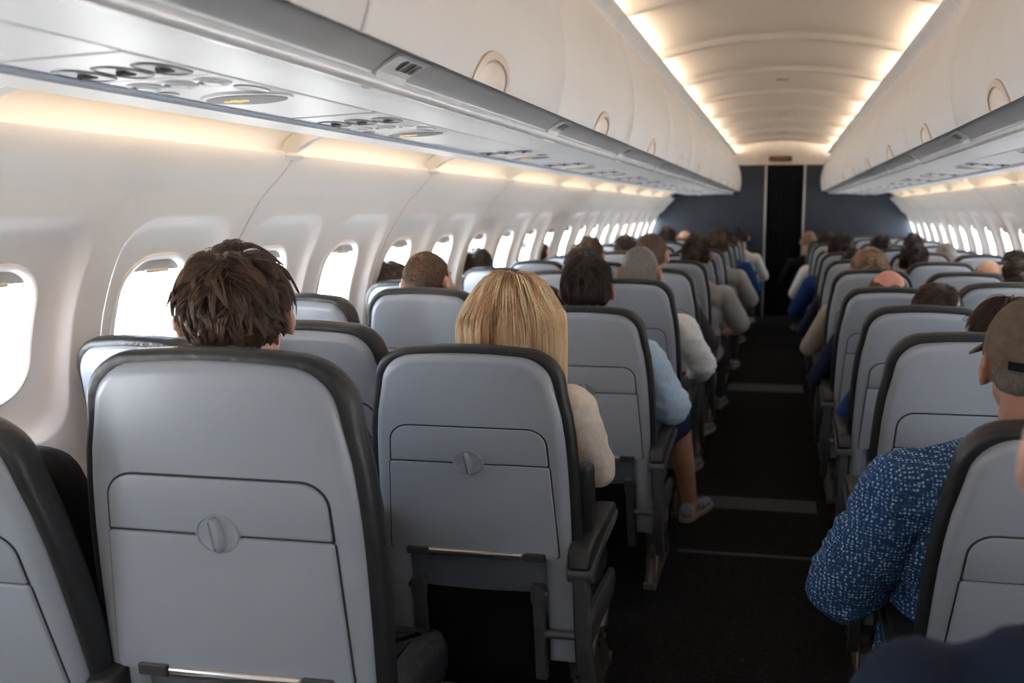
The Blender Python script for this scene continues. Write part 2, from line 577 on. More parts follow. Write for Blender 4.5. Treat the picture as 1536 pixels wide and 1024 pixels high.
# ------------------------------------------------------------------ sidewall light coves and lamps
for n, (side, sg) in ((6, ('left', -1)), (7, ('right', 1))):
    mb = MB()
    pr = [(1.518, 1.6765), (1.530, 1.680), (1.536, 1.695), (1.515, 1.725), (1.47, 1.755), (1.41, 1.772), (1.33, 1.776), (1.29, 1.776)]
    mb.grid([[(XC + sg * x, y, z) for x, z in pr] for y in (Y0, YB)])
    mb.mi = 1
    for k in range(-4, 10):   # dividers with a rounded top between the modules
        ys_ = 1.39 + 1.066 * k
        for dy in (-0.012, 0.012):
            pass
        a = [(1.50, 1.678), (1.515, 1.70), (1.50, 1.725), (1.46, 1.75), (1.40, 1.768), (1.34, 1.772)]
        lo = [(1.49, 1.678), (1.475, 1.69), (1.45, 1.705), (1.42, 1.722), (1.38, 1.735), (1.335, 1.742)]
        mb.rings([[(XC + sg * x, ys_ + dy, z) for x, z in a] + [(XC + sg * x, ys_ + dy, z) for x, z in reversed(lo)] for dy in (-0.014, 0.014)])
    tag(mb.build('trim_%d' % n, [M['wall'], M['binlow']], ang=45), kind='structure')
    # flat fascia between the service channel and the light cove, with a grey step
    mb = MB()
    pr = [(1.125, 1.739), (1.125, 1.7235), (1.30, 1.7215), (1.318, 1.724), (1.322, 1.732), (1.318, 1.742), (1.29, 1.776)]
    mb.grid([[(XC + sg * x, y, z) for x, z in pr] for y in (Y0, YB)])
    mb.mi = 1
    pr = [(1.128, 1.7235), (1.126, 1.712), (1.119, 1.710), (1.117, 1.716)]
    mb.grid([[(XC + sg * x, y, z) for x, z in pr] for y in (Y0, YB)])
    tag(mb.build('trim_%d' % (n + 2), [M['binlow'], M['steelgrey']], ang=30), kind='structure')
    kk = 0
    for k in range(-4, 10):
        y0, y1 = 1.39 + 1.066 * k + 0.05, 1.39 + 1.066 * (k + 1) - 0.05
        if y0 < Y0 or y1 > YB:
            continue
        mb = MB()
        mb.tube([(XC + sg * 1.335, y0, 1.757), (XC + sg * 1.335, y1, 1.757)], 0.008, 8)
        o = mb.build('sidewall_light', M['side'])
        if y1 > 1.2:
            lb = 'warm strip lamp washing the %s wall above the windows, %s from the camera' % (side, ORD[kk])
            kk += 1
        else:
            lb = 'warm strip lamp above the %s wall behind the camera, number %d back' % (side, -k)
        tag(o, lb, 'wall light', 'strip lamps above the %s wall' % side)
        # white clip that carries the lamp end at the seam
        if y1 > 1.2:
            mb = MB()
            yc = y0 - 0.05
            rr = []
            for i in range(7):
                t = PI * i / 6
                rr.append([(XC + sg * (1.487 - 0.026 * math.sin(2 * PI * j / 16) * max(0.05, math.sin(t))), yc + 0.045 * math.cos(2 * PI * j / 16) * max(0.05, math.sin(t)), 1.676 - 0.012 * math.cos(t)) for j in range(16)])
            mb.rings(rr)
            mb.build('light_clip', M['binlow'], o)

# ------------------------------------------------------------------ overhead bins
BP = 1.066
DOOR = [(0.655, 2.232), (0.628, 2.20), (0.603, 2.155), (0.580, 2.10), (0.562, 2.04), (0.550, 1.98), (0.545, 1.93), (0.546, 1.88), (0.551, 1.835), (0.560, 1.795), (0.572, 1.764)]
LIPP = [(0.580, 1.775), (0.590, 1.777), (0.612, 1.773), (0.636, 1.7615), (0.655, 1.747), (0.662, 1.744)]
UND = [(0.662, 1.744), (0.668, 1.733), (0.68, 1.7305), (0.78, 1.7315), (0.893, 1.7335), (0.895, 1.7355)]


def make_bin(sg):
    L = BP - 0.005
    ex = lambda pr, y0, y1: [[(sg * x, y, z) for x, z in pr] for y in (y0, y1)]
    mb = MB()
    body = LIPP[1:] + UND[1:] + [(0.90, 1.80), (0.90, 2.10), (0.70, 2.225), (0.63, 2.19), (0.58, 2.08), (0.565, 1.93), (0.578, 1.80)]
    mb.mi = 0
    n1 = len(LIPP) - 1
    mb.grid(ex(LIPP, 0, BP))
    mb.mi = 1
    mb.grid(ex(UND, 0, BP))
    mb.grid(ex(UND[-1:] + [(0.90, 1.80), (0.90, 2.10), (0.70, 2.225), (0.655, 2.225)], 0, BP))
    for y in (0.001, BP - 0.001):
        mb.add([(sg * x, y, z) for x, z in body], [tuple(range(len(body)))])
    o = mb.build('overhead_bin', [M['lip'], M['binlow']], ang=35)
    # door: a curved slab with rolled ends
    mb = MB()
    rows = []
    th = 0.018
    for y, ins in ((0.002, 0.004), (0.004, 0.0015), (0.009, 0.0)) + tuple((0.009 + (BP - 0.018) * i / 6, 0.0) for i in range(1, 6)) + ((BP - 0.009, 0.0), (BP - 0.004, 0.0015), (BP - 0.002, 0.004)):
        outer, inner = [], []
        for i, (x, z) in enumerate(DOOR):
            a, b = DOOR[max(i - 1, 0)], DOOR[min(i + 1, len(DOOR) - 1)]
            t = Vector((b[0] - a[0], b[1] - a[1])).normalized()
            nrm = Vector((t.y, -t.x))
            outer.append((sg * (x - nrm.x * -ins), y, z - nrm.y * -ins) if False else (sg * (x + ins), y, z))
            inner.append((sg * (x + th), y, z + (0.006 if i == len(DOOR) - 1 else 0)))
        rows.append(outer + inner[::-1])
    mb.rings(rows)
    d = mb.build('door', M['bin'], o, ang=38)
    # latch: half-moon rim and inner paddle at the bottom of the door

    def onDoor(y, s, out):
        # s: distance up along the door profile from its lower edge
        i = len(DOOR) - 1
        p = Vector(DOOR[i])
        rem = s
        while i > 0:
            q = Vector(DOOR[i - 1])
            l = (q - p).length
            if rem <= l:
                p = p + (q - p) * (rem / l)
                break
            rem -= l
            p = q
            i -= 1
        a, b = Vector(DOOR[max(i - 1, 0)]), Vector(DOOR[min(i + 1, len(DOOR) - 1)])
        t = (a - b).normalized()
        nrm = Vector((-t.y, t.x))
        if nrm.x > 0:
            nrm = -nrm
        return (sg * (p.x + nrm.x * out), BP / 2 + y, p.y + nrm.y * out)
    half = lambda a, b: [(a * math.cos(t), max(0, b * math.sin(t) ** 0.85)) for t in [PI * i / 24 for i in range(25)]]
    mb = MB()
    rr = [[onDoor(u, v, dep) for u, v in half(0.100 - e, 0.070 - e)] for e, dep in ((0, -0.001), (0.001, 0.004), (0.004, 0.006), (0.017, 0.006), (0.019, 0.001))]
    mb.grid(rr)
    lt = mb.build('latch', M['latch'], d)
    mb = MB()
    rr = [[onDoor(u, v, dep) for u, v in half(0.081 - e, 0.049 - e)] for e, dep in ((0, -0.001), (0.001, 0.002), (0.004, 0.004), (0.04, 0.0035))]
    mb.rings(rr, False, True)
    mb.build('latch_paddle', M['latch2'], lt)
    # hand rail under the lip
    mb = MB()
    mb.tube([(sg * 0.669, 0.0, 1.7295), (sg * 0.669, BP, 1.7295)], 0.0125, 14)
    mb.build('hand_rail', M['rail'], o)
    # clip-on row placard
    mb = MB()
    pr = [(0.6, 1.7665), (0.612, 1.7665), (0.640, 1.752), (0.652, 1.745), (0.662, 1.727), (0.668, 1.7135), (0.684, 1.7165), (0.684, 1.7215), (0.655, 1.75), (0.61, 1.772)]
    mb.rings([[(sg * x, y, z) for x, z in pr] for y in (0.20, 0.31)])
    pc = mb.build('row_placard', M['placard'], o, ang=25)
    mb = MB()
    for y, w in ((0.235, 0.012), (0.255, 0.004), (0.262, 0.004), (0.268, 0.008), (0.280, 0.003), (0.286, 0.007), (0.296, 0.004)):
        a = Vector((0.6135, 1.7655))
        b = Vector((0.6385, 1.7520))
        nn = Vector((-0.5, -0.85)).normalized() * 0.0016
        mb.add([(sg * (p.x + nn.x), yy, p.y + nn.y) for p, yy in ((a, y), (b, y), (b, y + w), (a, y + w))], [(0, 1, 2, 3)])
    mb.build('placard_print', M['capgrey'], pc)
    return o


for side, sg, y00 in (('left', -1, 1.185), ('right', 1, 2.80)):
    proto = make_bin(sg)
    ks = [k for k in range(-4, 11) if y00 + BP * k > Y0 + 0.2 and y00 + BP * (k + 1) < YB]
    first = min(k for k in ks if y00 + BP * (k + 1) > 0.9)
    for k in ks:
        o = proto if k == ks[0] else copy_tree(proto)
        o.location = (XC, y00 + BP * k, 0)
        if k < first:
            lb = 'cream overhead bin on the %s side behind the camera, number %d back' % (side, first - k)
        else:
            lb = 'cream overhead bin with tan half-moon latch on the %s side, %s from the camera' % (side, ORD[k - first])
        tag(o, lb, 'overhead bin', 'overhead bins on the %s side' % side)
    # end filler to the bulkhead
    ye = y00 + BP * (max(ks) + 1)
    mb = MB()
    prof = DOOR + LIPP[1:] + UND[1:] + [(0.90, 2.10)]
    mb.rings([[(XC + sg * x, y, z) for x, z in prof] for y in (ye + 0.002, YB - 0.002)])
    tag(mb.build('trim_%d' % (10 if sg < 0 else 11), M['bin'], ang=35), kind='structure')


# ------------------------------------------------------------------ service panels under the bins
def make_psu(sg):
    """origin at the near end of the unit, x measured from the cabin centre line"""
    zc = 1.7335
    P = lambda x, y, d=0.0: (sg * x, y, zc - 0.0185 * (x - 0.893) / 0.225 * 0.6 - d)
    mb = MB()
    ol = [(0.897, 0.0), (1.117, 0.0), (1.117, 0.74), (0.897, 0.74)]
    mb.plate(ol, [(0, -0.004), (0.0, 0.0), (0.002, 0.002)], lambda u, v, d: P(u, v, d))
    # hairline joint between the lamp block and the vent block
    mb.mi = 1
    mb.plate([(0.9, 0.192), (1.115, 0.192), (1.115, 0.195), (0.9, 0.195)], [(0, 0.001), (0, 0.0023)], lambda u, v, d: P(u, v, d))
    o = mb.build('service_panel', [M['psu'], M['psudark']], ang=25)
    oval = lambda cx, cy, a, b, n=24, pw=1.0: [(cx + a * math.copysign(abs(math.cos(t)) ** pw, math.cos(t)), cy + b * math.copysign(abs(math.sin(t)) ** pw, math.sin(t))) for t in [2 * PI * i / n for i in range(n)]]
    for i, x in enumerate((1.075, 1.005, 0.935)):
        mb = MB()
        mb.plate(oval(x, 0.125, 0.031, 0.052, pw=0.75), [(0, 0.001), (0.001, 0.004), (0.004, 0.005), (0.006, 0.003)], lambda u, v, d: P(u, v, d))
        l = mb.build('reading_light', M['psudark'], o)
        mb = MB()
        mb.tube([P(x - 0.006, 0.142, 0.002), P(x - 0.002, 0.112, 0.006)], [0.0035, 0.006], 8)
        mb.build('lamp_bulb', M['capgrey'], l)
    for i, x in enumerate((1.07, 1.005, 0.94)):
        mb = MB()
        mb.plate(oval(x, 0.25 + 0.0 * i, 0.029, 0.034), [(0, 0.001), (0.001, 0.005), (0.006, 0.007), (0.009, 0.003), (0.015, 0.003), (0.017, 0.008), (0.021, 0.008)], lambda u, v, d: P(u, v, d))
        mb.build('air_vent', M['psu'], o)
    mb = MB()
    mb.plate(oval(1.09, 0.33, 0.015, 0.022), [(0, 0.001), (0.001, 0.004), (0.004, 0.003)], lambda u, v, d: P(u, v, d))
    mb.build('call_button', M['psudark'], o)
    mb = MB()
    mb.plate(oval(0.93, 0.345, 0.022, 0.045), [(0, 0.001), (0.001, 0.004), (0.006, 0.003)], lambda u, v, d: P(u, v, d))
    mb.build('speaker', M['psudark'], o)
    # leaf-shaped smoked lens with the lit belt sign
    leaf = [(1.0 + 0.082 * math.copysign(abs(math.cos(t)) ** 1.2, math.cos(t)), 0.43 + 0.055 * math.sin(t)) for t in [2 * PI * i / 32 for i in range(32)]]
    mb = MB()
    mb.plate(inset(leaf, -0.01), [(0, 0.001), (0.002, 0.006), (0.008, 0.0065)], lambda u, v, d: P(u, v, d))
    b = mb.build('sign_bezel', M['psu'], o)
    mb = MB()
    mb.plate(leaf, [(0, 0.005), (0.001, 0.0075), (0.004, 0.008)], lambda u, v, d: P(u, v, d))
    mb.build('sign_lens', M['lens'], b)
    mb = MB()
    for cx_, cy_, a_, b_ in ((1.022, 0.428, 0.011, 0.012), (1.040, 0.428, 0.009, 0.006), (1.004, 0.428, 0.009, 0.006), (1.022, 0.428, 0.016, 0.004)):
        mb.plate(oval(cx_, cy_, a_, b_, 12), [(0, 0.007), (0, 0.0092)], lambda u, v, d: P(u, v, d))
    mb.build('belt_sign', M['amber'], b)
    return o


for side, sg, ylist in (('left', -1, (1.10, 1.86, 2.97, 3.83, 4.69, 5.55, 6.41, 7.27, 8.13, 8.99, 9.85)), ('right', 1, (2.97, 4.15, 5.30, 6.20, 7.1, 8.0, 8.9, 9.8, 10.7))):
    proto = make_psu(sg)
    for i, y in enumerate(ylist):
        o = proto if i == 0 else copy_tree(proto)
        o.location = (XC, y, 0)
        tag(o, 'service panel with amber belt sign under the %s bins, %s from the camera' % (side, ORD[i]), 'service panel', 'service panels under the %s bins' % side)
    # plain channel plate that fills the gaps
    mb = MB()
    pr = [(0.893, 1.7395), (1.122, 1.7280)]
    mb.grid([[(XC + sg * x, y, z) for x, z in pr] for y in (Y0, YB)])
    tag(mb.build('trim_%d' % (12 if sg < 0 else 13), M['steelgrey']), kind='structure')
    # blank covers between the units
    edges = [Y0] + [v for y in ylist for v in (y - 0.002, y + 0.742)] + [YB]
    mb = MB()
    for a, b in zip(edges[0::2], edges[1::2]):
        if b - a > 0.02:
            mb.grid([[(XC + sg * x, y, z) for x, z in ((0.897, 1.7330), (1.117, 1.7225))] for y in (a + 0.001, b - 0.001)])
    tag(mb.build('trim_%d' % (14 if sg < 0 else 15), M['psu']), kind='structure')

# ------------------------------------------------------------------ forward bulkhead, doorway, curtain, sign
DL, DR = -0.245, 0.29
mb = MB()
zt = 2.128


def wall_poly(side):
    sg = -1 if side < 0 else 1
    pts = []
    for i in range(24):
        z = 1.672 * i / 23
        pts.append((XC + sg * (hw(z) + 0.03), z))
    pts.append((XC + sg * 1.56, 1.69))
    pts.append((XC + sg * 1.54, 1.80))
    pts.append((XC + sg * 1.2, 1.9))
    pts.append((XC + sg * 0.9, zt + 0.14))
    return pts


for sg, xd in ((-1, DL), (1, DR)):
    pts = wall_poly(sg) + [(xd, zt + 0.14), (xd, 0.0)]
    mb.rings([[(x, y, z) for x, z in pts] for y in (YB, YB + 0.04)])
tag(mb.build('wall_front', M['navy'], ang=20), kind='structure')
mb = MB()
pl, pr_ = wall_poly(-1), wall_poly(1)
mb.rings([[(x, y, z) for x, z in pl + [(XC - 0.82, 2.46), (XC + 0.82, 2.46)] + pr_[::-1]] for y in (Y0 - 0.04, Y0)])
tag(mb.build('wall_back', M['header'], ang=20), kind='structure')
mb = MB()
top = [(XC + 0.82 * (i / 10 - 1), 2.46 - 0.12 * ((i / 10 - 1) ** 2)) for i in range(21)]
pts = [(XC - 0.82, zt)] + top + [(XC + 0.82, zt)]
mb.rings([[(x, y, z) for x, z in pts] for y in (YB - 0.03, YB - 0.006)])
tag(mb.build('trim_16', M['header'], ang=20), kind='structure')
for n, x in ((17, DL), (18, DR)):
    mb = MB()
    mb.box(x - 0.012, x + 0.012, YB - 0.02, YB + 0.045, 0, zt - 0.001)
    tag(mb.build('trim_%d' % n, M['trim']), kind='structure')
mb = MB()   # dark vestibule behind the doorway
for (a, b) in (((-0.6, 0), (-0.6, 2.3)), ((0.6, 0), (0.6, 2.3))):
    mb.grid([[(a[0], y, a[1]), (b[0], y, b[1])] for y in (YB + 0.05, YB + 1.2)])
mb.grid([[(-0.6, YB + 1.2, z), (0.6, YB + 1.2, z)] for z in (0, 2.3)])
mb.grid([[(-0.6, y, 2.3), (0.6, y, 2.3)] for y in (YB + 0.05, YB + 1.2)])
tag(mb.build('wall_vestibule', M['curtain']), kind='structure')
mb = MB()
rows = []
nf = 60
for z in (0.03, 0.5, 1.0, 1.5, 2.0, 2.12):
    f_ = [(DL + 0.02 + (DR - DL - 0.04) * i / nf, YB + 0.06 + 0.022 * math.sin(2 * PI * i / nf * 9 + 0.3 * math.sin(z * 3)), z) for i in range(nf + 1)]
    rows.append(f_ + [(p[0], p[1] + 0.006, p[2]) for p in reversed(f_)])
mb.rings(rows)
tag(mb.build('curtain', M['curtain'], ang=60), 'black pleated curtain closing the doorway at the end of the aisle', 'curtain')
ex = at(1171, 238, YB - 0.04)
mb = MB()
mb.plate([(-0.155, -0.035), (0.155, -0.035), (0.155, 0.035), (-0.155, 0.035)], [(0, 0.008), (0, -0.012), (0.006, -0.016)], lambda u, v, d: (ex.x + u, YB - 0.04 + d, ex.z + v))
sg_ = mb.build('door_sign', M['signbox'])
tag(sg_, 'small dark sign with dim amber lettering on the cream panel above the curtain', 'sign')
mb = MB()
xx = -0.12
for w in (0.014, 0.020, 0.006, 0.018, 0.018, 0.012, 0.020, 0.008, 0.018, 0.016):
    mb.box(ex.x + xx, ex.x + xx + w, YB - 0.0585, YB - 0.0565, ex.z - 0.014, ex.z + 0.014)
    xx += w + 0.0085
mb.build('lettering', emission('sign_dim_amber', (1, 0.45, 0.15, 1), 0.16), sg_)


# ------------------------------------------------------------------ seats
BL = 0.79          # length of the back from the hinge to the top
SEATZ = 0.40       # hinge height


def bhw(t):
    """half width of the shell at distance t below its top"""
    return 0.166 + 0.069 * (1 - math.exp(-t / 0.11))


def back_outline(extra=0.0, t1=BL, r=0.085, n=9, crown=0.010, cut=None):
    """loop (u, t up negative): points run counter-clockwise when seen from behind with v = -t"""
    pts = []
    h0 = bhw(0) + extra
    # right side from bottom to top
    side = []
    k = 12
    for i in range(k + 1):
        t = t1 - (t1 - r * 1.15) * i / k
        side.append((bhw(t) + extra, -t))
    hr = bhw(r) + extra
    corner = []
    for i in range(1, n + 1):
        a = PI / 2 * i / n
        corner.append((hr - r + r * math.cos(a), -r + r * math.sin(a) + extra))
    topm = [(x, extra + crown * (1 - (x / (hr - r)) ** 2) * 0.6) for x in [(hr - r) * (1 - 2 * j / 8) for j in range(1, 8)]]
    right = side + corner
    left = [(-x, v) for x, v in reversed(right)]
    loop = right + topm + left
    if cut:
        cu, ct = cut
        rc = 0.03
        inner = [(-cu, -t1), (-cu, -ct - rc), (-cu + rc * 0.3, -ct - rc * 0.3), (-cu + rc, -ct), (cu - rc, -ct), (cu - rc * 0.3, -ct - rc * 0.3), (cu, -ct - rc), (cu, -t1)]
        loop = loop + inner
    return loop


BK = lambda u, v, w: (u, -w, BL + v)     # w: distance out towards the rear (to -y)


def rrect(x0, x1, z0, z1, r, n=6, rb=None, flare=0.0):
    """rounded rectangle loop, counter-clockwise; rb: radius at the lower corners"""
    rb = r if rb is None else rb
    out = []
    for cx, cy, rr, a0 in ((x1, z0, rb, -PI / 2), (x1, z1, r, 0), (x0, z1, r, PI / 2), (x0, z0, rb, PI)):
        sx = 1 if cx == x1 else -1
        sy = 1 if cy == z1 else -1
        for i in range(n + 1):
            a = a0 + PI / 2 * i / n
            x = cx - sx * rr + rr * math.cos(a)
            y = cy - sy * rr + rr * math.sin(a)
            x += flare * (z1 - y) * sx
            out.append((x, y))
    return out


def make_seat(asg, kind):
    """asg: side the aisle is on (+1: to the right); origin on the floor under the hinge"""
    root = bpy.data.objects.new('passenger_seat', None)
    root.empty_display_size = 0.2
    COL.objects.link(root)
    PV = (0, 0, SEATZ)
    # dark cushion behind the shell: shows as a border on top and sides
    mb = MB()
    ol = back_outline(0.019, r=0.098)
    mb.plate(ol, [(0.022, 0.006), (0.010, 0.009), (0.003, 0.004), (0.0, -0.006), (0.0, -0.028), (0.006, -0.046), (0.02, -0.058), (0.06, -0.066)], BK)
    mb.build('back_cushion', M['leather'], root, loc=PV, ang=60)
    # grey shell: arch shaped, open below the table
    mb = MB()
    ol = back_outline(0.0, t1=0.93, cut=(0.170, 0.575))
    mb.plate(ol, [(0.0, -0.02), (0.0, 0.006), (0.0025, 0.014), (0.008, 0.021), (0.016, 0.0255), (0.024, 0.027)], BK)
    mb.build('back_shell', M['shell'], root, loc=PV, ang=50)
    W0 = 0.027
    # slate panel in the opening
    mb = MB()
    mb.plate([(-0.172, -BL + 0.0), (0.172, -BL), (0.172, -0.56), (-0.172, -0.56)], [(0, -0.02), (0, 0.006), (0.004, 0.008)], BK)
    mb.build('lower_panel', M['shell_dk'], root, loc=PV)
    # storage flap with rounded upper corners
    mb = MB()
    mb.plate(rrect(-0.183, 0.183, -0.306, -0.203, 0.042, rb=0.004, flare=0.06), [(0, W0 - 0.002), (0.0, W0 + 0.003), (0.0012, W0 + 0.0052), (0.004, W0 + 0.006)], BK)
    fl = mb.build('storage_flap', M['shell'], root, loc=PV)
    mb = MB()
    mb.plate(rrect(-0.1872, 0.1872, -0.310, -0.1988, 0.046, rb=0.004, flare=0.06), [(0, W0 - 0.002), (0.0, W0 + 0.0012)], BK)
    mb.build('gasket', M['gap'], fl)
    # folding table
    mb = MB()
    mb.plate(rrect(-0.192, 0.192, -0.585, -0.310, 0.006, rb=0.012, flare=0.055), [(0, W0 - 0.004), (0.0, W0 + 0.004), (0.0015, W0 + 0.0066), (0.005, W0 + 0.0075)], BK)
    tr = mb.build('tray_table', M['shell'], root, loc=PV)
    mb = MB()
    mb.plate(rrect(-0.1955, 0.1955, -0.5865, -0.309, 0.008, rb=0.012, flare=0.055), [(0, W0 - 0.004), (0.0, W0 + 0.0012)], BK)
    mb.build('gasket', M['gap'], tr)
    # latch: round dish and turning paddle
    circ = lambda r, a=1.0, c=(0, -0.304): [(c[0] + r * math.cos(2 * PI * i / 32), c[1] + r * a * math.sin(2 * PI * i / 32)) for i in range(32)]
    mb = MB()
    mb.plate(circ(0.037), [(0, W0), (0.0, W0 + 0.008), (0.001, W0 + 0.0095), (0.0025, W0 + 0.0095), (0.004, W0 + 0.0075), (0.012, W0 + 0.0066), (0.03, W0 + 0.0066)], BK)
    mb.build('latch_dish', M['shell'], tr)
    mb = MB()
    tl = math.radians(8)
    kn = [(0.0105 * math.cos(a) * math.cos(tl) - 0.0335 * math.sin(a) * math.sin(tl), -0.304 + 0.0105 * math.cos(a) * math.sin(tl) + 0.0335 * math.sin(a) * math.cos(tl)) for a in [2 * PI * i / 28 for i in range(28)]]
    mb.plate(kn, [(0.0, W0 + 0.006), (0.0005, W0 + 0.017), (0.003, W0 + 0.0215), (0.007, W0 + 0.0235)], BK)
    mb.build('latch', M['shell'], tr)
    # bumper handle along the lower edge of the table
    mb = MB()
    mb.plate(rrect(-0.112, 0.122, -0.592, -0.572, 0.004), [(0, W0 + 0.003), (0, W0 + 0.012), (0.003, W0 + 0.016), (0.007, W0 + 0.018)], BK)
    mb.build('handle_bar', M['silver'], tr)
    for x0, x1 in ((-0.166, -0.113), (0.123, 0.176)):
        mb = MB()
        mb.plate(rrect(x0, x1, -0.5935, -0.5705, 0.003), [(0, W0 + 0.003), (0, W0 + 0.013), (0.002, W0 + 0.015)], BK)
        mb.build('handle_cap', M['capgrey'], tr)
    # table arms with their pivot blocks
    for sx in (-1, 1):
        mb = MB()
        x = sx * 0.150
        mb.plate(rrect(x - 0.017, x + 0.017, -0.735, -0.678, 0.008), [(0, 0.004), (0, 0.03), (0.003, 0.033)], BK)
        mb.plate(rrect(x - 0.0145, x + 0.0145, -0.99, -0.725, 0.003), [(0, 0.002), (0, 0.023), (0.003, 0.026)], BK)
        mb.tube([BK(x, -0.706, 0.018), BK(sx * 0.176, -0.706, 0.018)], 0.009, 10)
        mb.build('tray_arm', M['frame'], root, loc=PV)
    # literature pocket: slightly bellied sheet of black mesh
    mb = MB()
    rows = []
    for i in range(9):
        v = -0.708 - 0.29 * i / 8
        rows.append([BK(-0.138 + 0.276 * j / 10, v - 0.004 * math.sin(PI * j / 10) * (i == 0), 0.014 + 0.016 * math.sin(PI * i / 8) * math.sin(PI * j / 10)) for j in range(11)])
    back = [[(p[0], p[1] + 0.006, p[2]) for p in r] for r in rows]
    mb.grid(rows)
    mb.grid(back)
    mb.grid([rows[0], back[0]])
    mb.build('seat_pocket', M['pocket'], root, loc=PV)
    # seat cushion and the beam under it
    mb = MB()
    cush = rrect(-0.232, 0.232, -0.0, 0.47, 0.05)
    mb.plate(cush, [(0.03, 0.335), (0.008, 0.345), (0.0, 0.37), (0.0, 0.42), (0.01, 0.45), (0.03, 0.462), (0.07, 0.466)], lambda u, v, d: (u, v + 0.02, d))
    mb.build('seat_cushion', M['leather'], root, ang=60)
    mb = MB()
    for yy in (0.08, 0.34):
        mb.tube([(-0.255, yy, 0.30), (0.255, yy, 0.30)], 0.022, 10)
    mb.box(-0.22, 0.22, 0.05, 0.44, 0.315, 0.338)
    mb.build('seat_beam', M['frame'], root)
    # armrest at the aisle side
    xa = asg * 0.262
    # pad
    mb = MB()
    side = [(-0.085, 0.60), (-0.075, 0.640), (-0.05, 0.655), (0.10, 0.662), (0.27, 0.664), (0.285, 0.655), (0.285, 0.628), (0.26, 0.615), (0.05, 0.606), (-0.03, 0.585), (-0.07, 0.582)]
    side = side[::-1]
    hwid = 0.026
    rs = []
    for ins, dx in ((0.006, -hwid), (0.001, -hwid + 0.004), (0, -hwid + 0.009), (0, hwid - 0.009), (0.001, hwid - 0.004), (0.006, hwid)):
        rs.append([(xa + dx, u, v) for u, v in inset(side, ins)])
    mb.rings(rs)
    ap = mb.build('armrest_pad', M['leather'], root, ang=50)
    if kind == 'aisle':
        mb = MB()
        sd = [(-0.045, 0.600), (0.27, 0.642), (0.283, 0.625), (0.25, 0.607), (0.06, 0.590), (-0.03, 0.572)][::-1]
        x0 = xa + asg * 0.0265
        mb.rings([[(x0 + asg * dx, u, v) for u, v in inset(sd, i_)] for dx, i_ in ((0, 0), (0.0035, 0.0), (0.005, 0.002))])
        mb.build('armrest_trim', M['frame'], ap)
        # post with its round hinge, and the curved lower brace
        mb = MB()
        xp = xa
        post = [(-0.077, 0.565), (-0.070, 0.40), (-0.045, 0.26), (0.0, 0.17), (0.03, 0.155), (0.05, 0.17), (0.03, 0.20), (0.0, 0.28), (-0.018, 0.40), (-0.022, 0.565)][::1]
        rs = []
        for ins, dx in ((0.004, -0.017), (0.0, -0.013), (0.0, 0.013), (0.004, 0.017)):
            rs.append([(xp + dx, u, v) for u, v in inset(post, ins)])
        mb.rings(rs)
        mb.tube([(xp - 0.030, -0.05, 0.572), (xp - 0.028, -0.05, 0.572), (xp + 0.028, -0.05, 0.572), (xp + 0.030, -0.05, 0.572)], [0.026, 0.029, 0.029, 0.026], 18)
        mb.tube([(xp - asg * 0.09, -0.045, 0.37), (xp, -0.045, 0.37)], 0.013, 10)
        mb.build('armrest_post', M['frame'], root, ang=40)
        # shroud at the end of the beam
        mb = MB()
        sh = [(-0.01, 0.25), (0.42, 0.265), (0.46, 0.31), (0.44, 0.355), (0.20, 0.365), (0.02, 0.345), (-0.02, 0.30)]
        mb.rings([[(asg * (0.238 + dx), u, v) for u, v in inset(sh, i_)] for dx, i_ in ((0, 0.0), (0.012, 0.0), (0.018, 0.008))])
        mb.build('end_cover', M['capgrey'], root)
    # floor leg: sloped strut, curved bow and foot rail
    mb = MB()
    xl = asg * 0.215
    bow = [(xl, 0.06 + 0.03 * math.sin(a * PI), 0.30 - 0.29 * a) for a in [i / 8 for i in range(9)]]
    mb.tube(bow, [0.020] * 9, 10, squash=0.8)
    bow = [(xl + asg * 0.02, 0.40 - 0.07 * math.sin(a * PI), 0.30 - 0.285 * a) for a in [i / 8 for i in range(9)]]
    mb.tube(bow, [0.016] * 9, 10)
    mb.tube([(xl + asg * 0.012, 0.34, 0.28), (xl + asg * 0.012, 0.08, 0.03)], 0.014, 8)
    mb.box(xl - 0.022, xl + 0.026, 0.03, 0.46, 0.0, 0.022)
    mb.build('leg', M['bronze'], root)
    return root


PROTO = {(1, 'aisle'): make_seat(1, 'aisle'), (1, 'inner'): make_seat(1, 'inner'), (-1, 'aisle'): make_seat(-1, 'aisle'), (-1, 'inner'): make_seat(-1, 'inner')}
BACKP = ('back_cushion', 'back_shell', 'lower_panel', 'storage_flap', 'tray_table', 'tray_arm', 'seat_pocket')
FINE = ('gasket', 'handle_cap', 'latch_dish', 'lamp_bulb', 'armrest_trim')
_used = set()
ROWNAME = ['nearest row', 'second row', 'third row', 'fourth row', 'fifth row', 'sixth row', 'seventh row', 'eighth row', 'ninth row', 'tenth row', 'eleventh row', 'twelfth row', 'thirteenth row', 'last row before the bulkhead']


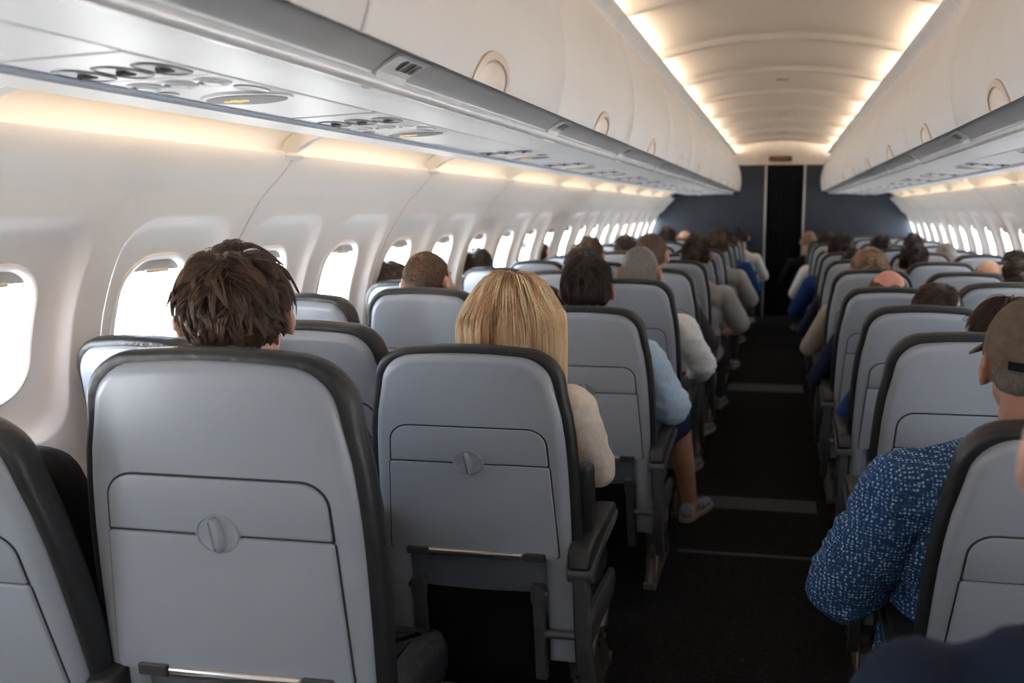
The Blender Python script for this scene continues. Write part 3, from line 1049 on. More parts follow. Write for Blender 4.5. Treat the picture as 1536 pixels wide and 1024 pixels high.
def seat(block, col, x, ytop, rec=12.0, sx=1.0, sz=1.0, label='', far=False, rz=0.0):
    asg = 1 if block == 'left' else -1
    key = (asg, 'aisle' if col == 'aisle' else 'inner')
    if key not in _used and not far and ytop > 1.6:
        o = PROTO[key]
        _used.add(key)
    else:
        o = copy_tree(PROTO[key], None, FINE if far else ())
    a = math.radians(rec)
    o.location = (x, ytop + BL * math.sin(a), 0)
    o.scale = (sx, 1, sz)
    o.rotation_euler = (0, 0, rz)
    for ch in o.children:
        if ch.name.split('.')[0] in BACKP:
            ch.rotation_euler = (a, 0, 0)
    tag(o, label, 'airplane seat', 'grey cabin seats')
    if key[1] == 'aisle' and (block, col) == ('left', 'aisle') and ytop < 1.5:
        for ch in list(o.children):
            if ch.name.split('.')[0] in ('armrest_pad', 'armrest_post', 'leg', 'end_cover'):
                for c2 in list(ch.children):
                    bpy.data.objects.remove(c2)
                bpy.data.objects.remove(ch)
    return o


# occupants first decide what a seat's label says
OCC = {}   # (block, col, row) -> short description, filled below
NEAR = {('left', 'aisle', -1): dict(x=-1.015, y=1.32, rec=0, sx=1.20, sz=1.04),
        ('left', 'middle', -1): dict(x=-1.535, y=1.18, rec=9, sx=1.0, sz=0.96),
        ('left', 'aisle', 0): dict(x=-0.815, y=2.03, rec=3, sx=1.17, sz=0.955),
        ('left', 'middle', 0): dict(x=-1.31, y=2.10, rec=11, sx=0.97, sz=1.00),
        ('left', 'window', 0): dict(x=-1.655, y=1.86, rec=12, sx=0.82, sz=0.99),
        ('left', 'aisle', 1): dict(x=-0.710, y=2.90, rec=9, sx=1.03, sz=0.966),
        ('left', 'middle', 1): dict(x=-1.33, y=2.90, rec=6, sx=1.0, sz=1.01),
        ('left', 'window', 1): dict(x=-1.665, y=2.66, rec=9, sx=0.82, sz=1.01),
        ('left', 'window', 2): dict(x=-1.625, y=3.38, rec=9, sx=0.86, sz=1.0),
        ('right', 'aisle', -1): dict(x=0.545, y=1.47, rec=14, sx=1.0, sz=0.96),
        ('right', 'aisle', 0): dict(x=0.520, y=2.29, rec=8, sx=1.0, sz=0.98),
        ('right', 'aisle', 1): dict(x=0.535, y=3.15, rec=13, sx=1.0, sz=0.97),
        ('right', 'aisle', 2): dict(x=0.515, y=3.97, rec=14, sx=1.0, sz=0.967)}
BASEX = {('left', 'aisle'): -0.695, ('left', 'middle'): -1.22, ('left', 'window'): -1.635,
         ('right', 'aisle'): 0.515, ('right', 'middle'): 1.03, ('right', 'window'): 1.46}
LROW = lambda k: 2.07 + 0.82 * k
RROW = lambda k: 2.29 + 0.83 * k
SEATS = {}
for block in ('left', 'right'):
    for col in ('aisle', 'middle', 'window'):
        for k in range(-1, 12):
            if k == -1 and (block, col) in (('left', 'window'), ('right', 'middle'), ('right', 'window')):
                continue
            if k == 0 and block == 'right' and col == 'window':
                continue
            if k == 11 and block == 'right':
                continue
            yr = LROW(k) if block == 'left' else RROW(k)
            d = NEAR.get((block, col, k), dict(x=BASEX[(block, col)] + random.uniform(-.008, .008), y=yr + random.uniform(-.02, .02), rec=random.choice((9, 10, 11, 12)), sx=0.88 if col == 'window' else 1.0, sz=0.985 + random.uniform(-.012, .012)))
            SEATS[(block, col, k)] = d


# ------------------------------------------------------------------ people
HS = 1.12                       # head size factor about the neck
NP = Vector((0, -0.085, 0.655))
HY = -0.085
HC = Vector((0, HY - 0.010, 0.812))      # cranium centre before HS
HR = Vector((0.074, 0.094, 0.098))


def hp(x, y, z):
    return NP + (Vector((x, y + HY, z)) - NP) * HS


class Blob(MB):
    def ell(self, c, r, rot=None, n=18, m=10):
        c = Vector(c)
        rr = []
        for i in range(m + 1):
            t = PI * i / m
            st = max(math.sin(t), 0.02)
            ring = []
            for j in range(n):
                p = Vector((r[0] * st * math.cos(2 * PI * j / n), r[1] * st * math.sin(2 * PI * j / n), -r[2] * math.cos(t)))
                if rot is not None:
                    p = rot @ p
                ring.append(c + p)
            rr.append(ring)
        self.rings(rr)

    def cone(self, p0, p1, r0, r1, n=16):
        p0, p1 = Vector(p0), Vector(p1)
        ax = (p1 - p0)
        L = ax.length
        ax.normalize()
        a = ax.cross(Vector((0.31, 0.2, 0.93)))
        a.normalize()
        b = ax.cross(a)
        rr = []
        for i in range(5):
            t = PI / 2 * (1 - i / 4)
            rr.append((p0 - ax * r0 * math.sin(t), max(r0 * math.cos(t), r0 * 0.03)))
        for i in range(1, 4):
            k = i / 4
            rr.append((p0 + ax * L * k, r0 + (r1 - r0) * k))
        for i in range(5):
            t = PI / 2 * i / 4
            rr.append((p1 + ax * r1 * math.sin(t), max(r1 * math.cos(t), r1 * 0.03)))
        self.rings([[c + a * math.cos(2 * PI * j / n) * r + b * math.sin(2 * PI * j / n) * r for j in range(n)] for c, r in rr])

    def chain(self, pts, rad):
        for i in range(len(pts) - 1):
            self.cone(pts[i], pts[i + 1], rad[i], rad[i + 1])

    def melt(self, name, voxel, smooth=4, fac=0.5):
        me = MB.build(self, name, [], ang=180, link=False)
        o = bpy.data.objects.new('tmp', me)
        COL.objects.link(o)
        r = o.modifiers.new('r', 'REMESH')
        r.mode = 'VOXEL'
        r.voxel_size = voxel
        r.use_smooth_shade = True
        s = o.modifiers.new('s', 'SMOOTH')
        s.factor = fac
        s.iterations = smooth
        dg = bpy.context.evaluated_depsgraph_get()
        out = bpy.data.meshes.new_from_object(o.evaluated_get(dg))
        out.name = name
        bpy.data.objects.remove(o)
        bpy.data.meshes.remove(me)
        out.polygons.foreach_set('use_smooth', [True] * len(out.polygons))
        return out


def hand(b, w, d, nrm, thumb_side, k=1.0):
    """w: wrist, d: direction of the hand, nrm: back of the hand, thumb_side: +1/-1 along d x nrm"""
    w, d, nrm = Vector(w), Vector(d).normalized(), Vector(nrm).normalized()
    ac = d.cross(nrm).normalized()
    nrm = ac.cross(d).normalized()
    R = Matrix((ac, d, nrm)).transposed()
    b.ell(w + d * 0.048, (0.041, 0.052, 0.016), R)
    for i, (off, L) in enumerate(((-0.030, 0.060), (-0.011, 0.074), (0.010, 0.080), (0.030, 0.070))):
        base = w + d * (0.088 - 0.006 * abs(i - 2)) + ac * off * -thumb_side * -1
        m1 = base + d * L * 0.55 - nrm * 0.010
        t1 = m1 + d * L * 0.38 - nrm * 0.026
        b.chain([base - d * 0.02, m1, t1], [0.0105, 0.0093, 0.0080])
    base = w + d * 0.022 + ac * 0.030 * thumb_side
    b.chain([base, base + d * 0.035 + ac * 0.026 * thumb_side - nrm * 0.006, base + d * 0.066 + ac * 0.030 * thumb_side - nrm * 0.016], [0.014, 0.0115, 0.009])


STD_ARM = dict(sh=(0.172, -0.075, 0.525), el=(0.245, 0.03, 0.285), wr=(0.14, 0.25, 0.215), hd=(-0.25, 0.9, -0.25))
STD_LEG = dict(hip=(0.09, 0.03, 0.085), kn=(0.115, 0.455, 0.095), an=(0.115, 0.475, -0.335), toe=(0.135, 0.63, -0.385))


def mirror(d):
    return {k: (-v[0], v[1], v[2]) for k, v in d.items()}


def torso(b, e=0.0, bulk=1.0):
    b.ell((0, 0.0, 0.105), (0.168 * bulk + e, 0.122 + e, 0.105 + e))
    b.ell((0, -0.018, 0.24), (0.148 * bulk + e, 0.112 * bulk + e, 0.13 + e))
    b.ell((0, -0.055, 0.40), (0.163 * bulk + e, 0.112 + e, 0.165 + e))
    b.cone((-0.125 * bulk, -0.078, 0.515), (0.125 * bulk, -0.078, 0.515), 0.066 + e, 0.066 + e)
    for sx in (-1, 1):
        b.cone((sx * 0.150 * bulk, -0.078, 0.520), (sx * 0.035, -0.085, 0.588), 0.052 + e, 0.040 + e)


def arms(b, arm, e=0.0, upto='wrist', bulk=1.0):
    for sx, A in ((1, arm[0]), (-1, arm[1])):
        S, E, Wr = (Vector(A[k]) for k in ('sh', 'el', 'wr'))
        S.x *= bulk
        if upto == 'elbow':
            E2 = S + (E - S) * 0.86
            b.chain([S, S + (E2 - S) * 0.5, E2], [0.060 + e, 0.053 + e * 1.3, 0.049 + e * 1.6])
        else:
            b.chain([S, S + (E - S) * 0.5, E], [0.060 + e, 0.050 + e, 0.041 + e])
            b.chain([E, E + (Wr - E) * 0.35, Wr - (Wr - E) * (0.04 if e else 0)], [0.041 + e, 0.042 + e, 0.027 + e])
        if not e:
            d = Vector(A['hd'])
            hand(b, Wr, d, (0, 0.3, 1) if abs(d.z) < 0.8 else (sx, 0, 0), -sx)


def legs(b, leg, e=0.0, upto='ankle'):
    for sx, L in ((1, leg[0]), (-1, leg[1])):
        Hp, K, A, T = (Vector(L[k]) for k in ('hip', 'kn', 'an', 'toe'))
        if upto == 'knee':
            K2 = K + (Hp - K) * 0.03
            b.chain([Hp, Hp + (K2 - Hp) * 0.5, K2], [0.088 + e, 0.078 + e, 0.066 + e])
            continue
        b.chain([Hp, Hp + (K - Hp) * 0.5, K], [0.086 + e, 0.074 + e, 0.058 + e])
        A2 = A if not e else A + (K - A) * 0.06
        b.chain([K, K + (A - K) * 0.35, A2], [0.057 + e, 0.056 + e, 0.036 + e * 1.3])
        if not e:
            b.chain([A, A + Vector((0, -0.03, -0.055)), ], [0.036, 0.032])
            b.chain([A + Vector((0, -0.02, -0.06)), (A + T) / 2 + Vector((0, 0, -0.035)), T + Vector((0, -0.03, -0.01))], [0.030, 0.034, 0.024])


def head(b):
    b.ell(hp(0, -0.010, 0.812), HR * HS)
    b.ell(hp(0, 0.020, 0.790), Vector((0.068, 0.078, 0.080)) * HS)
    b.ell(hp(0, 0.038, 0.742), Vector((0.054, 0.056, 0.056)) * HS)
    b.ell(hp(0, 0.078, 0.708), Vector((0.022, 0.018, 0.017)) * HS)
    b.ell(hp(0, 0.083, 0.826), Vector((0.046, 0.016, 0.011)) * HS)          # brow
    b.cone(hp(0, 0.090, 0.806), hp(0, 0.111, 0.770), 0.009 * HS, 0.0125 * HS)   # nose
    for sx in (-1, 1):
        b.ell(hp(sx * 0.013, 0.100, 0.766), Vector((0.009, 0.010, 0.008)) * HS)
        b.ell(hp(sx * 0.031, 0.0845, 0.800), Vector((0.0135, 0.010, 0.0095)) * HS)   # eyeballs
        b.ell(hp(sx * 0.046, 0.066, 0.775), Vector((0.022, 0.018, 0.018)) * HS)     # cheek
        R = Matrix.Rotation(sx * 0.62, 3, 'Z') @ Matrix.Rotation(-0.20, 3, 'X')
        b.ell(hp(sx * 0.088, -0.016, 0.790), Vector((0.0075, 0.021, 0.035)) * HS, R)      # ear
        b.ell(hp(sx * 0.079, -0.004, 0.768), Vector((0.007, 0.011, 0.013)) * HS)
    b.ell(hp(0, 0.097, 0.736), Vector((0.022, 0.009, 0.0055)) * HS)
    b.ell(hp(0, 0.095, 0.727), Vector((0.018, 0.009, 0.006)) * HS)
    b.cone((0, -0.088, 0.55), hp(0, -0.022, 0.745), 0.062, 0.056 * HS)       # neck
    b.cone((0, -0.105, 0.60), hp(0, -0.055, 0.775), 0.048, 0.044 * HS)


def make_body(name, arm, leg, skin, bulk=1.0, voxel=0.0075):
    b = Blob()
    torso(b, bulk=bulk)
    arms(b, arm, bulk=bulk)
    legs(b, leg)
    head(b)
    me = b.melt(name, voxel, 3)
    for m in (M[skin], M['eye'], M['lips']):
        me.materials.append(m)
    n = len(me.polygons)
    c = np.empty(n * 3)
    me.polygons.foreach_get('center', c)
    c = c.reshape(n, 3)
    idx = np.zeros(n, dtype=np.int32)
    for sx in (-1, 1):
        e = np.array(hp(sx * 0.031, 0.095, 0.800))
        idx[np.linalg.norm((c - e) / np.array([0.012, 0.012, 0.0065]), axis=1) < 1] = 1
    e = np.array(hp(0, 0.105, 0.7315))
    idx[np.linalg.norm((c - e) / np.array([0.024, 0.012, 0.011]), axis=1) < 1] = 2
    me.polygons.foreach_set('material_index', idx)
    return me


def make_shirt(name, arm, long=True, bulk=1.0, e=0.014, collar=True, voxel=0.010, coll_r=0.07):
    b = Blob()
    torso(b, e, bulk)
    arms(b, arm, e, 'wrist' if long else 'elbow', bulk)
    if collar:
        b.cone((0, -0.088, 0.57), (0, -0.090, 0.622), coll_r + 0.008, coll_r)
    return b.melt(name, voxel, 3)


def wrinkle(me, amp=0.007, sc=(9, 9, 22), seed=0.0):
    """cloth folds as real relief"""
    from mathutils import noise
    n = len(me.vertices)
    co = np.empty(n * 3)
    me.vertices.foreach_get('co', co)
    co = co.reshape(n, 3)
    nr = np.empty(n * 3)
    me.vertices.foreach_get('normal', nr)
    nr = nr.reshape(n, 3)
    h = np.array([1 - 2.2 * abs(noise.noise(Vector((p[0] * sc[0] + p[2] * 6 + seed, p[1] * sc[1] - p[2] * 3, p[2] * sc[2])))) for p in co])
    co += nr * (h * amp)[:, None]
    me.vertices.foreach_set('co', co.reshape(-1))
    me.update()


def make_trousers(name, leg, long=True):
    b = Blob()
    e = 0.013
    b.ell((0, 0.0, 0.10), (0.172 + e, 0.126 + e, 0.10 + e))
    legs(b, leg, e, 'ankle' if long else 'knee')
    return b.melt(name, 0.012, 3)


def make_shoes(leg):
    """one mesh for each shoe and one for its sole"""
    out = []
    for L in leg:
        b = Blob()
        A, T = Vector(L['an']), Vector(L['toe'])
        z0 = -0.418
        d = (T - A)
        d.z = 0
        d.normalize()
        s = Vector((d.y, -d.x, 0))
        heel = Vector((A.x, A.y, 0)) - d * 0.04
        for t, w, h in ((0.0, 0.036, 0.085), (0.045, 0.038, 0.085), (0.09, 0.040, 0.066), (0.14, 0.044, 0.052), (0.19, 0.044, 0.044), (0.235, 0.034, 0.036)):
            p = heel + d * t
            b.ell((p.x, p.y, z0 + h / 2), (w, w * 0.95, h / 2 + 0.006))
        me = b.melt('shoe', 0.008, 3)
        me.materials.append(M['shoe'])
        mb = MB()
        heel = Vector((A.x, A.y, 0)) - d * 0.045
        ol = []
        pr = ((-0.03, 0.004), (-0.02, 0.026), (0.02, 0.038), (0.07, 0.036), (0.14, 0.045), (0.20, 0.047), (0.25, 0.036), (0.275, 0.008))
        for t, w in pr:
            ol.append(heel + d * t + s * w)
        for t, w in reversed(pr):
            ol.append(heel + d * t - s * w)
        mb.rings([[(p.x, p.y, z) for p in ol] for z in (-0.427, -0.405)])
        out.append((me, mb.build('sole', [M['sole']], ang=40, link=False)))
    return out


# ---- hair
def strand_mesh(name, P, R, tone, m, sides=3):
    """P: (N, S, 3) strand points, R: (N, S) radii, tone: (N,) or (N, S)"""
    N, S, _ = P.shape
    T = np.gradient(P, axis=1)
    T /= np.linalg.norm(T, axis=2, keepdims=True) + 1e-9
    ref = np.array([0.21, 0.35, 0.91])
    A = np.cross(T, ref)
    A /= np.linalg.norm(A, axis=2, keepdims=True) + 1e-9
    B = np.cross(T, A)
    V = np.empty((N, S, sides, 3))
    for k in range(sides):
        a = 2 * PI * k / sides
        V[:, :, k] = P + (A * math.cos(a) + B * math.sin(a)) * R[:, :, None]
    base = (np.arange(N)[:, None] * S + np.arange(S - 1)[None, :]).reshape(-1)
    fs = []
    for k in range(sides):
        k2 = (k + 1) % sides
        fs.append(np.stack([base * sides + k, base * sides + k2, (base + 1) * sides + k2, (base + 1) * sides + k], axis=1))
    Fc = np.concatenate(fs)
    me = bpy.data.meshes.new(name)
    nv = N * S * sides
    me.vertices.add(nv)
    me.vertices.foreach_set('co', V.reshape(-1))
    me.loops.add(len(Fc) * 4)
    me.loops.foreach_set('vertex_index', Fc.reshape(-1).astype(np.int32))
    me.polygons.add(len(Fc))
    me.polygons.foreach_set('loop_start', np.arange(0, len(Fc) * 4, 4, dtype=np.int32))
    me.polygons.foreach_set('loop_total', np.full(len(Fc), 4, dtype=np.int32))
    me.update(calc_edges=True)
    me.polygons.foreach_set('use_smooth', np.ones(len(Fc), dtype=bool))
    tn = tone if tone.ndim == 2 else np.repeat(tone[:, None], S, axis=1)
    at_ = me.attributes.new('tone', 'FLOAT', 'POINT')
    at_.data.foreach_set('value', np.repeat(tn.reshape(-1), sides).astype(np.float32))
    me.materials.append(m)
    me.validate()
    return me


hC = np.array(NP + (HC - NP) * HS)
hR = np.array(HR) * HS


def hairline(d):
    """True where hair grows; d = unit directions on the cranium (N, 3)"""
    y, z, x = d[:, 1], d[:, 2], np.abs(d[:, 0])
    lim = np.where(y > 0.25, 0.42 + 0.5 * (y - 0.25), np.where(y > -0.12, -0.05 + 0.0 * y, -0.62))
    lim = np.where((y <= 0.25) & (y > -0.05), 0.10 - 0.30 * (0.25 - y), lim)
    return z > lim


def sample_scalp(n, cond=None):
    d = rng.normal(size=(n * 6, 3))
    d /= np.linalg.norm(d, axis=1, keepdims=True)
    k = hairline(d)
    if cond is not None:
        k &= cond(d)
    return d[k][:n]


def grow(d, L, S, lift, grav, whorl=(0.12, -0.45, 0.88), clump=0, clump_pull=0.6, jitter=0.25, curl=0.0, radial=1.0, axis_min=None, clump_lift=0.0, ramp=0.6, fall=0.0):
    N = len(d)
    w = np.array(whorl)
    w = w / np.linalg.norm(w)
    n = d.copy()
    P = np.empty((N, S, 3))
    pos = hC + hR * d
    L = np.broadcast_to(np.asarray(L, float), (N,))
    lift = np.broadcast_to(np.asarray(lift, float), (N,))
    step = L / (S - 1)
    cid = None
    jit = rng.normal(size=(N, 3)) * jitter
    if clump:
        seeds = d[rng.choice(N, min(clump, N), replace=False)]
        cid = np.argmax(d @ seeds.T, axis=1)
        cj = rng.normal(size=(len(seeds), 3)) * jitter * 1.6
        jit = jit * 0.35 + cj[cid]
        if clump_lift:
            lift = lift + clump_lift * rng.random(len(seeds))[cid]
            L = L * (0.75 + 0.5 * rng.random(len(seeds)))[cid]
            step = L / (S - 1)
    ph = rng.uniform(0, 6.28, N)
    for s in range(S):
        P[:, s] = pos
        n = (pos - hC) / hR
        ln = np.linalg.norm(n, axis=1, keepdims=True)
        un = n / np.maximum(ln, 1e-6)
        t = (un - w) * radial
        t = t / (np.linalg.norm(t, axis=1, keepdims=True) + 1e-6) + jit
        t[:, 2] -= grav * (1 + s / S)
        if curl:
            t[:, 0] += curl * np.sin(ph + s * 1.7)
            t[:, 2] += curl * np.cos(ph + s * 1.7)
            t[:, 1] += curl * np.sin(ph * 2 + s * 1.3)
        if fall:
            lowz = np.clip((hC[2] + 0.02 - pos[:, 2]) / 0.06, 0, 1)
            t[:, :2] *= (1 - fall * lowz)[:, None]
        near = ((ln[:, 0] < 1.35) & (pos[:, 2] > hC[2] - (0.0 if fall else 9.0)))[:, None]
        tt = t - un * np.sum(t * un, axis=1, keepdims=True) * near
        tt /= np.linalg.norm(tt, axis=1, keepdims=True) + 1e-9
        pos = pos + tt * step[:, None]
        n = (pos - hC) / hR
        ln = np.linalg.norm(n, axis=1)
        lf = lift * (0.32 + 0.68 * np.clip(1.05 - n[:, 2] / np.maximum(ln, 1e-6), 0, 1)) if fall else lift
        hh = 1 + lf * math.sin(PI / 2 * min(1, (s + 1) / (S * ramp))) / 0.1
        k = np.maximum(ln, 1e-6)
        push = ln < hh
        low = pos[:, 2] < hC[2] - 0.055
        q = push & ~low
        pos[q] = hC + (n[q] / k[q][:, None]) * hR * hh[q][:, None]
        if axis_min is not None:
            rx, ry, cy_ = axis_min
            v = np.stack([pos[:, 0] / rx, (pos[:, 1] - cy_) / ry], axis=1)
            r = np.linalg.norm(v, axis=1)
            need = (pos[:, 2] < hC[2]) & (r < 1 + lift / 0.1)
            f = ((1 + lift / 0.1) / np.maximum(r, 1e-3))[need]
            pos[need, 0] *= f
            pos[need, 1] = cy_ + (pos[need, 1] - cy_) * f
    if clump and clump_pull:
        tips = np.zeros((len(seeds), S, 3))
        cnt = np.bincount(cid, minlength=len(seeds))[:, None, None]
        np.add.at(tips, cid, P)
        tips /= np.maximum(cnt, 1)
        a = (np.linspace(0, 1, S) ** 1.5 * clump_pull)[None, :, None]
        P = P * (1 - a) + tips[cid] * a
    return P, cid


def cap_mesh(name, off, m, cond=None, tone=0.15):
    """close skull cap under the strands"""
    n, k = 48, 26
    mb = MB()
    vs, ok = [], []
    for i in range(k + 1):
        t = PI * 0.80 * i / k
        for j in range(n):
            d = np.array([[math.sin(t) * math.cos(2 * PI * j / n), math.sin(t) * math.sin(2 * PI * j / n), math.cos(t)]])
            ok.append(bool(hairline(d)[0]) and (cond is None or bool(cond(d)[0])))
            vs.append(hC + d[0] * (hR + off))
    fs = []
    for i in range(k):
        for j in range(n):
            q = (i * n + j, i * n + (j + 1) % n, (i + 1) * n + (j + 1) % n, (i + 1) * n + j)
            if sum(ok[a] for a in q) >= 3:
                fs.append(q[::-1])
    return vs, fs


def hair(name, style, m, n=2500, seed=1):
    global rng
    rng = np.random.default_rng(seed)
    cond = None
    if style == 'short':
        d = sample_scalp(n)
        P, cid = grow(d, 0.055 + 0.02 * rng.random(len(d)), 6, 0.009 + 0.004 * rng.random(len(d)), 0.55, clump=max(60, n // 14), clump_pull=0.7, clump_lift=0.016)
        R = np.linspace(0.0017, 0.0006, 6)[None, :] * np.ones((len(d), 1)) * (2500 / n) ** 0.5
        tone = 0.25 + 0.75 * rng.random(cid.max() + 1)[cid] * (0.6 + 0.4 * rng.random(len(d)))
        off = 0.007
    elif style == 'tousled':
        d = sample_scalp(n)
        L = np.where(d[:, 2] > 0.45, 0.085, np.where(d[:, 1] > -0.45, 0.034, 0.05)) * (0.85 + 0.3 * rng.random(len(d)))
        P, cid = grow(d, L, 8, np.where(d[:, 2] > 0.3, 0.010, 0.005) + 0.004 * rng.random(len(d)), 0.62, whorl=(-0.15, -0.50, 0.85), clump=330, clump_pull=0.85, jitter=0.34, clump_lift=0.022)
        R = np.linspace(0.0012, 0.00035, 8)[None, :] * np.ones((len(d), 1))
        tone = 0.10 + 0.9 * (rng.random(cid.max() + 1)[cid] * 0.75 + 0.25 * rng.random(len(d)))
        off = 0.008
    elif style == 'buzz':
        d = sample_scalp(n)
        P, cid = grow(d, 0.012, 3, 0.005, 0.5, jitter=0.2)
        R = np.linspace(0.0013, 0.0006, 3)[None, :] * np.ones((len(d), 1)) * (2500 / n) ** 0.5
        tone = 0.2 + 0.8 * rng.random(len(d))
        off = 0.0035
    elif style == 'thin':        # cropped hair, sparse over the crown so that the scalp shows
        d = sample_scalp(n)
        crown = np.exp(-((d - np.array([-0.25, -0.35, 0.90])) ** 2).sum(axis=1) / 0.22)
        d = d[rng.random(len(d)) > 0.80 * crown]
        P, cid = grow(d, 0.011, 3, 0.0035, 0.7, jitter=0.3)
        R = np.linspace(0.0011, 0.0006, 3)[None, :] * np.ones((len(d), 1))
        tone = 0.15 + 0.85 * rng.random(len(d))
        off = None
    elif style == 'fringe':      # bald crown with a band of short hair round the sides and nape
        cond = lambda q: (q[:, 2] < 0.50 - 0.25 * np.maximum(0, -q[:, 1]) + 0.10 * np.sin(7 * q[:, 0])) & (q[:, 1] < 0.55)
        d = sample_scalp(n, cond)
        P, cid = grow(d, 0.026, 4, 0.006, 0.8, jitter=0.25)
        R = np.linspace(0.0014, 0.0006, 4)[None, :] * np.ones((len(d), 1)) * (2500 / n) ** 0.5
        tone = 0.15 + 0.85 * rng.random(len(d))
        off = 0.0030
    elif style == 'curly':
        d = sample_scalp(n)
        P, cid = grow(d, 0.07, 9, 0.016 + 0.016 * rng.random(len(d)), 0.15, clump=130, clump_pull=0.75, jitter=0.5, curl=0.9)
        R = np.linspace(0.0018, 0.0009, 9)[None, :] * np.ones((len(d), 1))
        tone = 0.1 + 0.9 * rng.random(cid.max() + 1)[cid]
        off = 0.010
    elif style == 'bun':
        d = sample_scalp(n)
        P, cid = grow(d, 0.13, 9, 0.016 + 0.02 * rng.random(len(d)), 0.45, whorl=(0.1, 0.2, 0.95), clump=130, clump_pull=0.5, jitter=0.35)
        R = np.linspace(0.0016, 0.0006, 9)[None, :] * np.ones((len(d), 1))
        tone = 0.1 + 0.9 * rng.random(cid.max() + 1)[cid] * (0.5 + 0.5 * rng.random(len(d)))
        off = 0.010
    elif style == 'long':
        d = sample_scalp(n)
        S = 15
        side = np.sign(d[:, 0] + 0.02)
        P, cid = grow(d, 0.30 + 0.05 * rng.random(len(d)), S, 0.024 + 0.040 * rng.random(len(d)), 0.80, whorl=(0.03, 0.12, 0.99), clump=260, clump_pull=0.45, jitter=0.14, radial=1.0, axis_min=(0.096, 0.090, -0.105), ramp=0.2, fall=0.97, clump_lift=0.006)
        R = np.linspace(0.00115, 0.00055, S)[None, :] * np.ones((len(d), 1))
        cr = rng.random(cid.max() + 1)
        sidey = np.clip((np.abs(P[:, :, 0]) - 0.04) / 0.065, 0, 1)      # blonder lengths at the sides, tone raised further in place of light
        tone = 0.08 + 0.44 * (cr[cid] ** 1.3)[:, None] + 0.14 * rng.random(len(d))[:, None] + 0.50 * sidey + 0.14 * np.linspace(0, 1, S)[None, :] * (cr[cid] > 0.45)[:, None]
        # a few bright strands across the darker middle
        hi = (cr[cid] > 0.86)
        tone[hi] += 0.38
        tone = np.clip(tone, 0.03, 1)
        off = 0.003
    me = strand_mesh(name, P, R, tone, m)
    if off is None:
        return me
    vs, fs = cap_mesh(name, off, m, cond)
    bm = bmesh.new()
    bm.from_mesh(me)
    lay = bm.verts.layers.float.get('tone')
    nv = []
    for p in vs:
        v = bm.verts.new(tuple(p))
        v[lay] = 0.16 if style != 'buzz' else 0.45
        nv.append(v)
    for q in fs:
        f = bm.faces.new([nv[i] for i in q])
        f.smooth = True
    bmesh.ops.delete(bm, geom=[v for v in nv if not v.link_faces], context='VERTS')
    bm.to_mesh(me)
    bm.free()
    return me


LEG = (STD_LEG, mirror(STD_LEG))
ARM = (STD_ARM, mirror(STD_ARM))
BODY = {'std': make_body('person', ARM, LEG, 'skin_a')}
SHIRT = {'long': make_shirt('shirt', ARM, True), 'short': make_shirt('shirt', ARM, False)}
TROU = make_trousers('trousers', LEG)
SHOES = make_shoes(LEG)
HAIR = {}
for nm, st, m, n, sd in (('short', 'short', 'h_mid', 1500, 3), ('short2', 'short', 'h_mid', 1500, 11), ('buzz', 'buzz', 'h_buzz', 3500, 4), ('fringe', 'fringe', 'h_grey', 2200, 5), ('curly', 'curly', 'h_sandy', 1600, 6), ('bun', 'bun', 'h_mid', 2600, 8)):
    HAIR[nm] = hair('hair', st, M[m], n, sd)
for me in SHIRT.values():
    wrinkle(me, 0.006, seed=8)
for me in list(SHIRT.values()) + [TROU]:
    me.materials.append(M['cl_grey'])


def setmat(o, i, m):
    o.material_slots[i].link = 'OBJECT'
    o.material_slots[i].material = m


def person(seatkey, px, py, label, hairkind, hairm, cloth, sleeve='long', skin='skin_a', body='std', shirt=None, hairmesh=None,
           scale=None, sx=1.07, rz=0.0, trou='cl_dkgrey', dy=0.0, ytop=None, leg=None, trmesh=None, shoes=True, short=False, hat=False):
    if body == 'std' and seatkey and seatkey[1] == 'aisle' and 'outl' in BODY and seatkey[2] > 0:
        body = 'outr' if seatkey[0] == 'left' else 'outl'
        shirt = SHIRT[body + '_' + sleeve]
        if seatkey[0] == 'right' and seatkey[2] < 6:
            sx = max(sx, 1.18)
    y = (SEATS[seatkey]['y'] if seatkey else ytop) + 0.37 + dy
    top = at(px, py, y - 0.09)
    s = scale or (top.z - 0.005) / 1.387
    o = obj('person', BODY[body])
    o.location = (top.x, y, top.z - 0.957 * s)
    o.rotation_euler = (0, 0, rz)
    o.scale = (s * sx, s * (0.5 + 0.5 * sx), s)
    setmat(o, 0, M[skin])
    c = obj('shirt', shirt or SHIRT[sleeve], o)
    setmat(c, 0, M[cloth])
    t = obj('trousers', trmesh or TROU, o)
    setmat(t, 0, M[trou])
    if hairkind:
        h = obj('hair', hairmesh or HAIR[hairkind], o)
        setmat(h, 0, M[hairm])
    for sm, so in (SHOES if leg is None else shoes):
        obj('sole', so, obj('shoe', sm, o))
    tag(o, label, 'person')
    if seatkey:
        OCC[seatkey] = label
    return o


